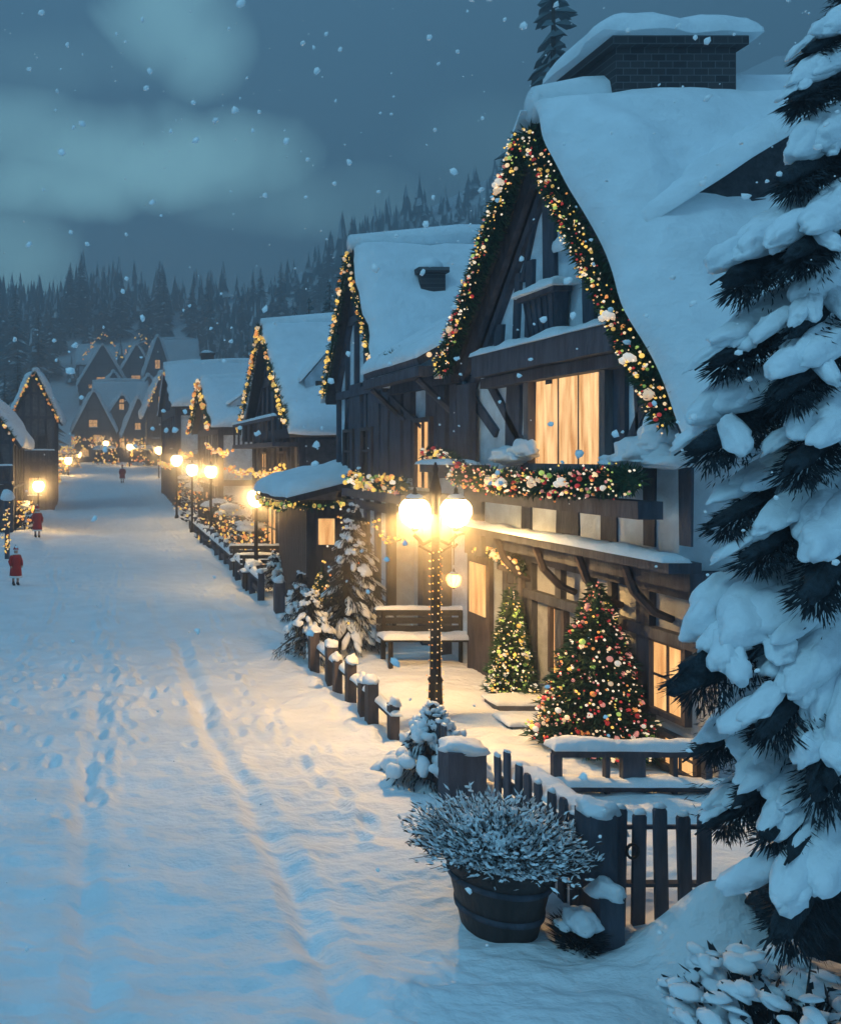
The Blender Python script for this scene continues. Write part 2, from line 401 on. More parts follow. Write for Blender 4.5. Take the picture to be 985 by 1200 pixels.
# ------------------------------------------------------------------ gabled houses (front gable faces local -y)
def house(label, loc, rz, w, d, eave, peak, group=None, name='timber_house', wins=(), over=.45, nvert=6, chimney=None, dormer=None, plaster=None,
          snow_t=.28, door=None, lower=None, side=True, cross=None, timber=None):
    t = thing(name, label, 'house', loc, rz, group); h = w / 2; tm = timber or TIMBER
    def b(mb, nm, m, par=None, smooth=False): return mb.build(nm, m, par or t, smooth, local=True)
    wl = MB(); wl.add([(-h, 0, -.5), (h, 0, -.5), (h, 0, eave), (0, 0, peak), (-h, 0, eave), (-h, d, -.5), (h, d, -.5), (h, d, eave), (0, d, peak), (-h, d, eave)],
                      [(0, 1, 2, 3, 4), (9, 8, 7, 6, 5), (1, 6, 7, 2), (5, 0, 4, 9), (2, 7, 8, 3), (4, 3, 8, 9)])
    b(wl, 'wall', plaster or PLASTER)
    fr = MB(); th = .05; bw = max(.14, w * .035)
    slope = (peak - eave) / h
    def top(x): return peak - abs(x) * slope
    for i in range(nvert + 1):
        x = -h + w * i / nvert; fr.beam((x, -th, -.4), (x, -th, max(top(x) - .1, eave - .1)), bw * R.uniform(.8, 1.4), .1, (0, 1, 0), wob=.15)
    levels = [eave * .48, eave * .95, (eave + peak) / 2]
    for z in levels:
        hw = h if z <= eave else (peak - z) / slope
        fr.beam((-hw, -th * 1.4, z), (hw, -th * 1.4, z), bw * 1.3, .12, (0, 1, 0), wob=.1)
    for sg in (-1, 1):
        fr.beam((sg * (h + .05), -th * 1.2, eave - .1), (0, -th * 1.2, peak - .05), bw * 1.5, .14, (0, 1, 0), wob=.1)
        fr.beam((sg * h * .9, -th, eave * .52), (sg * h * .5, -th, eave * .93), bw, .1, (0, 1, 0))
    if side:
        for sx in (-1, 1):
            for k in range(5):
                y = d * k / 4; fr.beam((sx * (h + th), y, -.4), (sx * (h + th), y, eave), bw, .1, (1, 0, 0))
            for z in (eave * .48, eave * .93): fr.beam((sx * (h + th * 1.4), 0, z), (sx * (h + th * 1.4), d, z), bw, .12, (1, 0, 0))
    b(fr, 'timber_frame', tm)
    rf = MB(); ns = MB(); o = over
    for sg in (-1, 1):
        e = V((sg * (h + o), -o, eave - o * slope)); e2 = V((sg * (h + o), d + o, eave - o * slope)); p = V((0, -o, peak)); p2 = V((0, d + o, peak))
        up = V((sg * slope, 0, 1)).normalized() * .16
        vs = [e, p, p2, e2, e + up, p + up, p2 + up, e2 + up]
        rf.add(vs, [(0, 1, 2, 3), (7, 6, 5, 4), (0, 4, 5, 1), (1, 5, 6, 2), (2, 6, 7, 3), (3, 7, 4, 0)])
        ue = up * 1.05
        ns.snow(e + ue, e2 + ue, p2 + ue, p + ue, snow_t * 1.35, 26, 20, .7, .45, .14, rr=snow_t * 2.2)
    ns.tube([V((0, -o - .05, peak + .24)), V((0, d * .3, peak + .28 + snow_t * .4)), V((0, d * .7, peak + .25 + snow_t * .4)), V((0, d + o, peak + .24))], [snow_t * .7, snow_t, snow_t * .95, snow_t * .7], 10)
    ro = b(rf, 'roof', SHINGLE); b(ns, 'snow', SNOW, ro, True)
    if chimney:
        cx, cy, cw, ch_ = chimney; zb = top(cx) - .3
        c = MB(); c.box((cx - cw / 2, cy - cw / 2, zb), (cx + cw / 2, cy + cw / 2, zb + ch_)); c.box((cx - cw * .62, cy - cw * .62, zb + ch_), (cx + cw * .62, cy + cw * .62, zb + ch_ + .12))
        co = b(c, 'chimney', BRICK, ro); s_ = MB(); s_.blob((cx, cy, zb + ch_ + .12), (cw * .62, cw * .62, .28), sub=2); b(s_, 'chimney_snow', SNOW, co, True)
    for (x, z, ww, hh, lit) in wins:
        f = MB(); y0 = -.16
        for (a, c, e_, g) in ((x - ww / 2 - .08, z - .08, x + ww / 2 + .08, z), (x - ww / 2 - .08, z + hh, x + ww / 2 + .08, z + hh + .08), (x - ww / 2 - .08, z, x - ww / 2, z + hh), (x + ww / 2, z, x + ww / 2 + .08, z + hh)):
            f.box((a, y0, c), (e_, 0, g))
        f.box((x - .025, y0 + .02, z), (x + .025, y0 + .06, z + hh)); f.box((x - ww / 2, y0 + .025, z + hh * .55), (x + ww / 2, y0 + .055, z + hh * .55 + .05))
        fo = b(f, 'window', TIMBER2)
        p = MB(); p.box((x - ww / 2, -.10, z), (x + ww / 2, -.07, z + hh)); b(p, 'pane', (AMBER2 if lit else DARKGLASS), fo)
        sn = MB(); sn.snow((x - ww / 2 - .1, y0 - .08, z - .05), (x + ww / 2 + .1, y0 - .08, z - .05), (x + ww / 2 + .1, -.0, z - .05), (x - ww / 2 - .1, 0, z - .05), .09, 10, 6); b(sn, 'sill_snow', SNOW, fo, True)
    if door:
        x, ww, hh, lit = door; f = MB()
        f.box((x - ww / 2 - .1, -.18, 0), (x - ww / 2, .0, hh + .1)); f.box((x + ww / 2, -.18, 0), (x + ww / 2 + .1, 0, hh + .1)); f.box((x - ww / 2, -.18, hh), (x + ww / 2, 0, hh + .1))
        f.box((x - ww / 2, -.12, -.2), (x + ww / 2, -.02, hh)); do = b(f, 'door', TIMBER2)
        if lit:
            p = MB(); p.box((x - ww / 2 + .12, -.14, hh * .45), (x + ww / 2 - .12, -.125, hh - .15)); b(p, 'pane', AMBER2, do)
    if lower:   # a balcony with snow across the front
        z, dep = lower; bl = MB(); bl.box((-h - .1, -dep, z), (h + .1, -.12, z + .14))
        for i in range(8):
            x = -h + w * i / 7; bl.beam((x, -dep + .06, z + .14), (x, -dep + .06, z + .85), .07, .07, (0, 1, 0))
        bl.beam((-h - .1, -dep + .06, z + .88), (h + .1, -dep + .06, z + .88), .1, .1, (0, 1, 0)); bo = b(bl, 'balcony', tm)
        sn = MB(); sn.snow((-h - .1, -dep, z + .93), (h + .1, -dep, z + .93), (h + .1, -dep + .14, z + .93), (-h - .1, -dep + .14, z + .93), .12, 26, 5); b(sn, 'balcony_snow', SNOW, bo, True)
    if dormer:  # gabled dormers on the local +x slope
        for (yy, dw) in dormer:
            x0 = h * .35; z0 = top(x0); xo = h * .85; zb = top(xo) + .1; dz = (z0 - zb) * .95
            m = MB(); y1, y2 = yy - dw / 2, yy + dw / 2
            m.add([(xo, y1, zb), (xo, y2, zb), (xo, y2, zb + dz * .55), (xo, yy, zb + dz * 1.05), (xo, y1, zb + dz * .55), (x0 - .8, y1, zb), (x0 - .8, y2, zb), (x0 - .8, y2, zb + dz * .55), (x0 - .8, yy, zb + dz * 1.05), (x0 - .8, y1, zb + dz * .55)],
                  [(0, 1, 2, 3, 4), (5, 9, 8, 7, 6), (0, 5, 6, 1), (1, 6, 7, 2), (0, 4, 9, 5), (2, 7, 8, 3), (3, 8, 9, 4)])
            m.box((xo, yy - dw * .25, zb + .1), (xo + .05, yy + dw * .25, zb + dz * .5), 1)
            do = b(m, 'dormer', [PLASTER, DARKGLASS], ro)
            sn = MB(); g = .15
            for y_ in (y1 - g, y2 + g):
                sn.snow((xo + g, y_, zb + dz * .5), (x0 - .8, y_, zb + dz * .5), (x0 - .8, yy, zb + dz * 1.1), (xo + g, yy, zb + dz * 1.1), .16, 12, 10)
            b(sn, 'dormer_snow', SNOW, do, True)
    return t
FACE_STREET = -PI / 2

# ================================================================== THE MAIN HOUSE
mh = thing('timber_house', 'largest half timbered gabled house, at right, steep snowy roof and glowing upper window', 'house', (7.0, 12, .15))
XR, XU, XG = 6.3, 6.55, 7.1
PK = V((XR, 12.05, 8.78)); FL = V((XR, 14.95, 5.45)); FR = V((XR, 9.05, 4.3))
DEP = 13.2
def mbuild(mb, n, m, par=None, smooth=False): return mb.build(n, m, par or mh, smooth)
# walls
w = MB()
prof = [(9.55, 2.72), (14.75, 2.72), (14.75, 5.4), (12.05, 8.5), (9.55, 4.55)]
vs = [(XU, y, z) for y, z in prof] + [(DEP - .4, y, z) for y, z in prof]
w.add(vs, [(4, 3, 2, 1, 0), (5, 6, 7, 8, 9), (0, 1, 6, 5), (1, 2, 7, 6), (2, 3, 8, 7), (3, 4, 9, 8), (4, 0, 5, 9)])
mbuild(w, 'upper_wall', PLASTER)
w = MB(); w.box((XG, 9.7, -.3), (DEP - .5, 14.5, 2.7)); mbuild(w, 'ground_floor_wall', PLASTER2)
# roof
rf = MB(); sn = MB()
for e, th in ((FR, .2), (FL, .2)):
    d = (PK - e); up = V((0, -d.z, d.y)).normalized()
    if up.z < 0: up = -up
    up = up * th; ax = V((DEP - XR, 0, 0))
    vs = [e, PK, PK + ax, e + ax, e + up, PK + up, PK + ax + up, e + ax + up]
    rf.add(vs, [(0, 1, 2, 3), (7, 6, 5, 4), (0, 4, 5, 1), (1, 5, 6, 2), (2, 6, 7, 3), (3, 7, 4, 0)])
    uu = up * 1.02; o = V((-.16, 0, 0)); dn = (e - PK).normalized() * .22
    sn.snow(e + uu + o + dn, e + ax + uu + dn, PK + ax + uu, PK + uu + o, .44, 64, 56, .55, .4, .12, rr=.7)
sn.tube([PK + V((x, 0, .2)) for x in (-.12, .5, 1.5, 3, 4.5, 6, 6.9)], [.24, .36, .40, .38, .40, .37, .3], 12)
roof = mbuild(rf, 'roof', SHINGLE); mbuild(sn, 'roof_snow', SNOW, roof, True)
# chimney on the ridge
c0 = at(721, 108, 11.6); c1 = at(862, 108, 11.6)
c = MB(); c.box((c0.x, 11.6, 8.6), (c1.x, 12.8, 9.56)); c.box((c0.x - .1, 11.5, 9.56), (c1.x + .1, 12.9, 9.68)); ch = mbuild(c, 'chimney', BRICK, roof)
s_ = MB(); s_.snow((c0.x - .2, 11.42, 9.68), (c1.x + .2, 11.42, 9.68), (c1.x + .2, 12.98, 9.68), (c0.x - .2, 12.98, 9.68), .4, 22, 16, 1.2, .3, .12); mbuild(s_, 'chimney_snow', SNOW, ch, True)
# dormer with dark boards on the near slope
def slopeZ(y): return FR.z + (PK.z - FR.z) * (y - FR.y) / (PK.y - FR.y)
dm = MB(); ya = 9.75
yf = 10.2; prf = [(7.34, 6.0), (9.6, 6.0), (9.6, 8.42), (8.1, 7.72), (6.68, 6.8)]; n = 5
dm.add([(x, yf, z) for x, z in prf] + [(x, 12.0, z) for x, z in prf], [tuple(range(5)), (9, 8, 7, 6, 5)] + [(k, 5 + k, 5 + (k + 1) % 5, (k + 1) % 5) for k in range(5)])
for k in range(9): dm.box((7.0 + k * .28, yf - .02, 6.1), (7.25 + k * .28, yf, 6.78 + k * .1))
do = mbuild(dm, 'dormer', SHINGLE, roof)
s_ = MB(); s_.snow((6.5, yf - .2, 6.74), (8.1, yf - .2, 7.76), (8.1, 12.0, 7.9), (6.5, 12.0, 6.9), .24, 26, 18, 1.1, .4, .12)
s_.snow((8.0, yf - .2, 7.72), (9.8, yf - .2, 8.5), (9.8, 12, 8.6), (8.0, 12, 7.85), .26, 26, 18, 1.1, .4, .1); mbuild(s_, 'dormer_snow', SNOW, do, True)
# timber frame of the upper front
tf = MB(); X = XU - .05
def fb(a, b, wpx, dep=.06, x=XU - .025, m=tf, mi=0):
    p = onX(a[0], a[1], x); q = onX(b[0], b[1], x); Y = (p.y + q.y) / 2
    if abs(a[0] - b[0]) < 4:   # an upright: its width runs along the street, foreshortened in view
        xm = (a[0] + b[0]) / 2 - 110; wd = x * 1000 * (1 / (xm - wpx / 2) - 1 / (xm + wpx / 2))
    else: wd = wpx / 1000 * Y
    m.beam(p, q, wd, dep, (1, 0, 0), mi, wob=.08)
fb((643, 190), (645, 333), 13); fb((608, 320), (604, 412), 11); fb((690, 300), (692, 392), 13); fb((708, 318), (710, 388), 9); fb((622, 305), (620, 400), 8)
fb((586, 380), (583, 425), 9); fb((628, 255), (612, 330), 6); fb((662, 260), (678, 300), 6)
fb((603, 448), (601, 530), 16); fb((623, 446), (622, 535), 14); fb((724, 420), (725, 530), 20); fb((575, 452), (612, 520), 10); fb((768, 446), (738, 520), 12)
fb((548, 440), (548, 545), 16); fb((550, 462), (582, 508), 11); fb((745, 420), (750, 530), 6)
fb((645, 440), (645, 450), 8)
for xa, xb in ((607, 627), (648, 682), (700, 727), (750, 772), (792, 815)): fb(((xa + xb) / 2, 545), ((xa + xb) / 2, 640), xb - xa - 8, .025, XU - .01)
fb((556, 545), (556, 650), 20)
mbuild(tf, 'timber_frame', TIMBER)
# barge boards just under the verge
bb = MB()
for e in (FL, FR):
    d = (PK - e).normalized(); nrm = V((0, -d.z, d.y)); nrm = nrm if nrm.z > 0 else -nrm
    for k, (off, wd, xx) in enumerate(((.1, .32, 6.42), (.40, .15, 6.50))):
        a = e - nrm * off; b_ = PK - nrm * off
        bb.beam(V((xx, a.y, a.z)), V((xx, b_.y, b_.z)), wd * .8, .1, (1, 0, 0), wob=.06)
mbuild(bb, 'bargeboard', TIMBER)
# cornice ledge with snow
cz0 = onX(570, 432, 6.4); cz1 = onX(742, 392, 6.4)
c = MB(); c.beam(V((6.36, cz0.y, cz0.z + .02)), V((6.36, cz1.y, cz1.z - .02)), .34, .42, (1, 0, 0), wob=.05); c.beam(V((6.42, cz0.y, cz0.z - .25)), V((6.42, cz1.y, cz1.z - .28)), .16, .26, (1, 0, 0))
co = mbuild(c, 'cornice', TIMBER)
s_ = MB(); s_.snow(V((6.12, cz0.y, cz0.z + .19)), V((6.12, cz1.y, cz1.z + .15)), V((6.56, cz1.y, cz1.z + .15)), V((6.56, cz0.y, cz0.z + .19)), .12, 40, 7, 2, .5, .04); mbuild(s_, 'cornice_snow', SNOW, co, True)
# attic hatch: tapered wooden box under a snowy hood
p = onX(643, 373, 6.45); hb = MB(); yc, zc = p.y, p.z
hb.add([(6.36, yc - .34, zc - .36), (6.36, yc + .34, zc - .36), (6.5, yc + .34, zc - .36), (6.5, yc - .34, zc - .36), (6.30, yc - .42, zc + .3), (6.30, yc + .42, zc + .3), (6.5, yc + .42, zc + .3), (6.5, yc - .42, zc + .3)],
       [(0, 3, 2, 1), (4, 5, 6, 7), (0, 1, 5, 4), (1, 2, 6, 5), (2, 3, 7, 6), (3, 0, 4, 7)])
hb.box((6.24, yc - .5, zc + .3), (6.5, yc + .5, zc + .37)); hb.box((6.33, yc - .37, zc - .42), (6.5, yc + .37, zc - .36))
for k in range(6): hb.beam((6.35, yc - .32 + .128 * k, zc - .33), (6.29, yc - .38 + .152 * k, zc + .28), .02, .03, (1, 0, 0))
h_ = mbuild(hb, 'attic_hatch', TIMBER); s_ = MB(); s_.snow((6.18, yc - .56, zc + .37), (6.18, yc + .54, zc + .37), (6.52, yc + .54, zc + .37), (6.52, yc - .56, zc + .37), .17, 20, 12, 2, .4, .06); mbuild(s_, 'hatch_snow', SNOW, h_, True)
# big lit window
a = onX(631, 446, XU); b_ = onX(716, 436, XU); y0, y1 = b_.y, a.y; z1 = 5.12; z0 = 3.9
f = MB()
for (ya, yb, za, zb) in ((y0 - .12, y0, z0 - .1, z1 + .12), (y1, y1 + .14, z0 - .1, z1 + .12), (y0, y1, z1, z1 + .12), (y0, y1, z0 - .1, z0)): f.box((XU - .16, ya, za), (XU + .02, yb, zb))
for k in (.36, .64): f.box((XU - .065, y0 + (y1 - y0) * k - .008, z0), (XU - .052, y0 + (y1 - y0) * k + .008, z1))
wo = mbuild(f, 'window', TIMBER3); g = MB(); g.box((XU - .05, y0, z0), (XU - .02, y1, z1)); mbuild(g, 'lit_pane', AMBER, wo)
# snow mounds on the balcony either side of the window
for px, py, sx, sy, sz in ((596, 530, .25, .5, .2), (612, 522, .2, .3, .2), (745, 525, .25, .38, .26), (768, 505, .2, .25, .36), (780, 530, .25, .3, .2), (720, 532, .2, .25, .12)):
    q = onX(px, py, 6.35); s_ = MB(); s_.blob((6.4, q.y, q.z - .12), (sx, sy, sz), sub=4, amp=.4, seed=px); mbuild(s_, 'snow_mound', SNOW, None, True)
# jetty ledge with snow, beams, brackets
j = MB(); j.box((6.26, 9.3, 2.72), (6.62, 14.85, 2.84)); j.box((6.56, 9.4, 2.5), (7.1, 14.7, 2.715)); jo = mbuild(j, 'jetty_beam', TIMBER)
s_ = MB(); s_.snow((6.18, 9.3, 2.84), (6.18, 14.8, 2.84), (6.5, 14.8, 2.84), (6.5, 9.3, 2.84), .09, 60, 6, 2.2, .6, .03); mbuild(s_, 'jetty_snow', SNOW, jo, True)
for y in (13.7, 12.5, 11.4, 10.4):
    br = MB(); br.tube([(6.45, y, 2.70), (6.6, y + .03, 2.35), (6.85, y + .05, 2.1), (7.08, y + .06, 2.0)], [.05, .055, .055, .05], 6); mbuild(br, 'bracket', TIMBER2)
j = MB(); j.box((6.93, 9.5, 2.32), (XG, 14.5, 2.477)); j.box((6.97, 9.6, 1.72), (XG, 14.45, 1.86)); mbuild(j, 'lintel_beam', TIMBER)
# ground floor posts and openings
gp = MB(); X = XG - .05
for px, wpx in ((622, 9), (657, 7), (757, 15), (694, 5), (718, 5)): fb((px, 640), (px, 870), wpx, .10, XG - .04, gp)
mbuild(gp, 'post', TIMBER)
def gwin(px0, px1, z0, z1, m, nm='window', mull=1):
    y0 = XG * 1000 / (px1 - 110); y1 = XG * 1000 / (px0 - 110); f = MB()
    for (ya, yb, za, zb) in ((y0 - .07, y0, z0 - .07, z1 + .07), (y1, y1 + .07, z0 - .07, z1 + .07), (y0, y1, z1, z1 + .07), (y0, y1, z0 - .07, z0)): f.box((XG - .09, ya, za), (XG + .01, yb, zb))
    for k in range(1, mull + 1): yy = y0 + (y1 - y0) * k / (mull + 1); f.box((XG - .05, yy - .015, z0), (XG - .03, yy + .015, z1))
    if mull: f.box((XG - .048, y0, (z0 + z1) / 2 - .015), (XG - .032, y1, (z0 + z1) / 2 + .015))
    o = mbuild(f, nm, TIMBER2); g = MB(); g.box((XG - .028, y0, z0), (XG - .008, y1, z1)); mbuild(g, 'pane', m, o)
gwin(651, 664, .75, 1.68, AMBER2, mull=0); gwin(767, 806, .85, 1.68, AMBER2); gwin(782, 820, .22, .55, AMBER2)
# entrance porch on the left with the doorway
dw = MB(); y0, y1 = XG * 1000 / (618 - 110), XG * 1000 / (572 - 110)
dw.box((XG - .16, y0 - .1, 0), (XG, y0, 2.2)); dw.box((XG - .16, y1, 0), (XG, y1 + .14, 2.2)); dw.box((XG - .16, y0, 2.06), (XG, y1, 2.2)); dw.box((XG - .07, y0, 0), (XG - .02, y1, 2.06), 1)
for k in range(1, 5): dw.box((XG - .085, y0 + (y1 - y0) * k / 5 - .01, .1), (XG - .068, y0 + (y1 - y0) * k / 5 + .01, 2.0), 0)
dr = mbuild(dw, 'door', [TIMBER3, TIMBER]); k_ = MB(); k_.ball((XG - .12, y0 + .15, 1.05), .035, 2); mbuild(k_, 'handle', IRON, dr)
s_ = MB(); s_.snow((XG - .22, y0 - .12, 2.2), (XG - .22, y1 + .16, 2.2), (XG, y1 + .16, 2.2), (XG, y0 - .12, 2.2), .09, 14, 5); mbuild(s_, 'door_snow', SNOW, dr, True)
# flower box along the balcony
fbx = MB(); fbx.box((6.02, 9.45, 3.3), (6.3, 13.9, 3.5)); fx = mbuild(fbx, 'flower_box', TIMBER)

# garlands on the main house
nL = V((0, 0, 0))
garland('thick flowered evergreen garland down the left slope of the largest gable', [PK + V((-.2, .05, -.25)), FL.lerp(PK, .5) + V((-.2, 0, -.1)), FL + V((-.2, .02, .05))], .18, 1700, 90, (.016, .032), big=3, little=60, mix=(0, 0, 1, 1, 2, 2, 3, 4, 5, 6))
garland('thick flowered evergreen garland down the right slope of the largest gable', [PK + V((-.2, -.05, -.25)), FR.lerp(PK, .5) + V((-.2, 0, -.08)), FR + V((-.2, .02, .1))], .16, 1700, 95, (.015, .03), big=3, little=64, mix=(0, 0, 1, 1, 2, 2, 3, 4, 4, 6))
fbp = [(6.0, 14.2, 3.72), (5.98, 13.2, 3.66), (5.98, 12, 3.62), (5.98, 10.8, 3.66), (6.0, 9.5, 3.74)]
garland('long row of red, cream and pink lit flowers under the large glowing window', [V(p) for p in fbp], .2, 1500, 100, (.02, .038), big=6, little=60, name='flower_row', cat='flowers', mix=(0, 0, 1, 1, 2, 3, 4, 4, 5, 5, 6))
fb2 = [(5.9, 19.6, 3.5), (5.9, 18, 3.42), (5.9, 16.2, 3.45)]
garland('flower garland with yellow lights on the ledge left of the lamp post', [V(p) for p in fb2], .2, 500, 70, (.035, .06), little=24, name='flower_row', cat='flowers', mix=(0, 1, 2, 2, 2, 3, 5, 6))
garland('short garland with small lights on the ledge between lamp post and balcony flowers', [V((6.1, 15.6, 4.05)), V((6.1, 14.7, 4.0)), V((6.05, 14.0, 3.8))], .13, 500, 30, (.03, .05), little=26, mix=(0, 1, 2, 5, 4))
garland('drooping garland of warm yellow lights over the porch door', [onX(560, 643, 6.6), onX(583, 648, 6.7), onX(613, 668, 6.9)], .11, 500, 40, (.025, .045), little=50, mix=(0, 0, 2, 2, 3))
garland('thin garland of lights and a cream bouquet along the top of the porch hood', [V((5.95, 17.6, 5.98)), V((5.95, 16, 5.98)), V((6.0, 15.1, 5.85))], .09, 400, 34, (.03, .05), little=30, mix=(0, 1, 3, 3, 0), big=4)

# ================================================================== SECOND HOUSE with porch bay, left of the main house
h2 = house('half timbered house with long snowy roof and small chimney left of the large gabled house', (6.45, 20.4, .1), FACE_STREET, 3.8, 7.5, 5.75, 8.75, wins=((.6, 3.4, .7, 1.1, False), (-.8, 3.4, .7, 1.1, False)), over=.3, nvert=5, chimney=(1.0, 1.15, .55, 1.15), snow_t=.3)
by = thing('porch_bay', 'dark timber porch bay with snowy hood and glowing narrow window between the two big houses', 'porch', (6.4, 16.6, .1))
w = MB(); w.box((6.45, 14.9, 3.2), (7.6, 18.3, 5.6)); w.box((6.9, 14.7, -.3), (7.6, 18.4, 3.2)); w.build('wall', PLASTER, by)
tf = MB()
for px, wpx in ((418, 14), (440, 13), (453, 8), (466, 12), (480, 8), (508, 12), (520, 10), (534, 8), (546, 14)): fb((px, 450), (px, 560), wpx, .12, 6.4, tf)
fb((446, 470), (476, 492), 4, .1, 6.36, tf); fb((457, 462), (495, 500), 4, .1, 6.36, tf)
for px, wpx in ((432, 14), (450, 16), (470, 10), (498, 12), (520, 8)):
    x_ = 6.8; yy = x_ * 1000 / (px - 110); tf.beam((x_, yy, -.2), (x_, yy, 3.2), .26, .2, (1, 0, 0), wob=.08)
tf.box((6.3, 14.95, 3.1), (6.9, 18.4, 3.32)); tf.box((6.25, 14.95, 5.3), (6.5, 18.3, 5.5)); tf.build('timber_frame', TIMBER, by)
hd = MB(); q = [V((5.75, 15.1, 5.62)), V((8.6, 15.1, 7.2)), V((8.6, 18.0, 7.2)), V((5.75, 18.0, 5.62))]
hd.add(q + [p + V((-.05, 0, .16)) for p in q], [(3, 2, 1, 0), (4, 5, 6, 7), (0, 1, 5, 4), (1, 2, 6, 5), (2, 3, 7, 6), (3, 0, 4, 7)]); hd.box((5.7, 15.0, 5.42), (5.95, 18.1, 5.6))
hd.tube([(5.8, 15.3, 5.4), (6.1, 15.3, 5.1), (6.42, 15.3, 4.8)], .06, 6); hd.tube([(5.8, 17.8, 5.4), (6.1, 17.8, 5.1), (6.42, 17.8, 4.8)], .06, 6)
ho = hd.build('hood', TIMBER, by); s_ = MB(); s_.snow(V((5.7, 15.05, 5.75)), V((8.6, 15.05, 7.36)), V((8.6, 18.1, 7.36)), V((5.7, 18.1, 5.75)), .22, 26, 20, 1, .3, .06); s_.build('hood_snow', SNOW, ho, True)
f = MB(); yw = 16.35; f.box((6.26, yw - .42, 3.4), (6.46, yw - .34, 4.75)); f.box((6.26, yw + .34, 3.4), (6.46, yw + .42, 4.75)); f.box((6.26, yw - .34, 4.66), (6.46, yw + .34, 4.75)); f.box((6.28, yw - .02, 3.4), (6.32, yw + .02, 4.66))
wo = f.build('window', TIMBER2, by); g = MB(); g.box((6.33, yw - .34, 3.4), (6.36, yw + .34, 4.66)); g.build('lit_pane', AMBER2, wo)
ld = MB(); ld.box((5.75, 16.0, 3.1), (6.35, 19.8, 3.28)); ld.box((5.95, 13.8, 3.72), (6.4, 15.6, 3.86)); ldo = ld.build('ledge', TIMBER, by)
s_ = MB(); s_.snow((5.85, 14.2, 3.86), (5.85, 15.5, 3.86), (6.4, 15.5, 3.86), (6.4, 14.2, 3.86), .1, 14, 8); s_.build('ledge_snow', SNOW, ldo, True)
dr = MB(); ya = 6.86 * 1000 / (578 - 110); dr.box((6.82, 14.72, 0), (6.89, 15.6, 2.3)); d_ = dr.build('door', TIMBER2, by); g = MB(); g.box((6.79, 14.85, 1.2), (6.815, 15.45, 2.1)); g.build('pane', AMBER2, d_)
garland('string of yellow lights edging the steep gable of the house behind the lamp post', [V((6.05, 22.5, 5.6)), V((6.05, 20.4, 8.8)), V((6.05, 18.55, 6.0))], .1, 260, 70, (.035, .055), little=16, mix=(2, 2, 2, 0, 3), blade=(.12, .012))

# ================================================================== further houses on the right
h3 = house('narrow dark gabled house wrapped in yellow lights beyond the stall', (6.3, 29.6, 0), FACE_STREET, 7.2, 8, 5.0, 8.35, wins=((-1.4, 2.9, .9, 1.2, True), (1.5, 2.9, .9, 1.2, False), (0, .5, 1.4, 1.8, True)), lower=(4.3, .9), dormer=((.9, 1.25), (5, 1.6)), nvert=8, snow_t=.3, plaster=mat('dark board wall', (.12, .12, .135), .8, .4, 5, .4, 20))
garland('yellow light string on the dark gable beyond the stall', [V((5.75, 33.7, 5.0)), V((5.75, 29.6, 8.5)), V((5.75, 25.5, 5.0))], .12, 160, 90, (.05, .08), little=8, mix=(2, 2, 0, 3), blade=(.16, .016))
h4 = house('small gabled house with lit eaves halfway along the right of the street', (6.3, 46.5, 0), FACE_STREET, 8, 9, 5.6, 8.0, wins=((-1.8, 2.6, 1, 1.3, True), (1.8, 2.6, 1, 1.3, True)), dormer=((1.3, 1.5),), door=(0, 1.2, 2.2, True), nvert=7)
garland('warm light string on the small gable halfway along the right of the street', [V((5.7, 51, 5.4)), V((5.7, 46.5, 8.1)), V((5.7, 42, 5.4))], .16, 90, 60, (.08, .13), little=3, mix=(0, 2, 3), blade=(.2, .02))
h5 = house('tall dark gabled house with broad snowy roof at the far right end of the street', (5.9, 66, .6), FACE_STREET, 12, 16, 7.0, 10.2, wins=((-3, 2.6, 1.2, 1.6, True), (2.5, 4, 1.2, 1.6, False)), nvert=8, chimney=(-1, 3, .9, 2), snow_t=.4)
garland('short warm light string on the eaves of the tall dark house at the street end', [V((5.6, 66, 10.4)), V((8.5, 63.5, 9.2))], .16, 60, 24, (.1, .15), little=2, mix=(0, 2, 3, 5), blade=(.2, .02))
h6 = house('low house with wide snow roof behind the small lit gable', (13, 56, 0), FACE_STREET, 10, 12, 5.4, 8.4, wins=(), nvert=7, dormer=((3, 3),), snow_t=.4)

# stall / cabin between second and third house
st = thing('market_cabin', 'brown wooden cabin with lit window and snowy lean-to roof beside the tall snowy fir', 'cabin', (6, 23, 0))
w = MB(); w.box((5.35, 21.4, -.2), (7.6, 24.6, 2.75))
for k in range(16): w.box((5.33, 21.4 + .2 * k + .01, 0), (5.35, 21.4 + .2 * k + .17, 2.7), 0)
for k in range(11): w.box((5.36 + .2 * k, 21.37, 0), (5.36 + .2 * k + .17, 21.4, 2.7), 0)
w.build('wall', TIMBER2, st)
f = MB(); f.box((5.55, 21.3, 1.75), (6.05, 21.36, 2.5)); fo = f.build('window', TIMBER, st); g = MB(); g.box((5.6, 21.28, 1.8), (6.0, 21.3, 2.45)); g.build('pane', AMBER2, fo)
r_ = MB(); q = [V((4.85, 21, 2.85)), V((8, 21, 3.7)), V((8, 25, 3.7)), V((4.85, 25, 2.85))]; r_.add(q + [p + V((0, 0, .14)) for p in q], [(3, 2, 1, 0), (4, 5, 6, 7), (0, 1, 5, 4), (1, 2, 6, 5), (2, 3, 7, 6), (3, 0, 4, 7)])
ro = r_.build('roof', TIMBER, st); s_ = MB(); s_.snow(V((4.75, 20.9, 3.0)), V((8.1, 20.9, 3.86)), V((8.1, 25.1, 3.86)), V((4.75, 25.1, 3.0)), .34, 24, 18, .9, .3, .1); s_.build('snow', SNOW, ro, True)
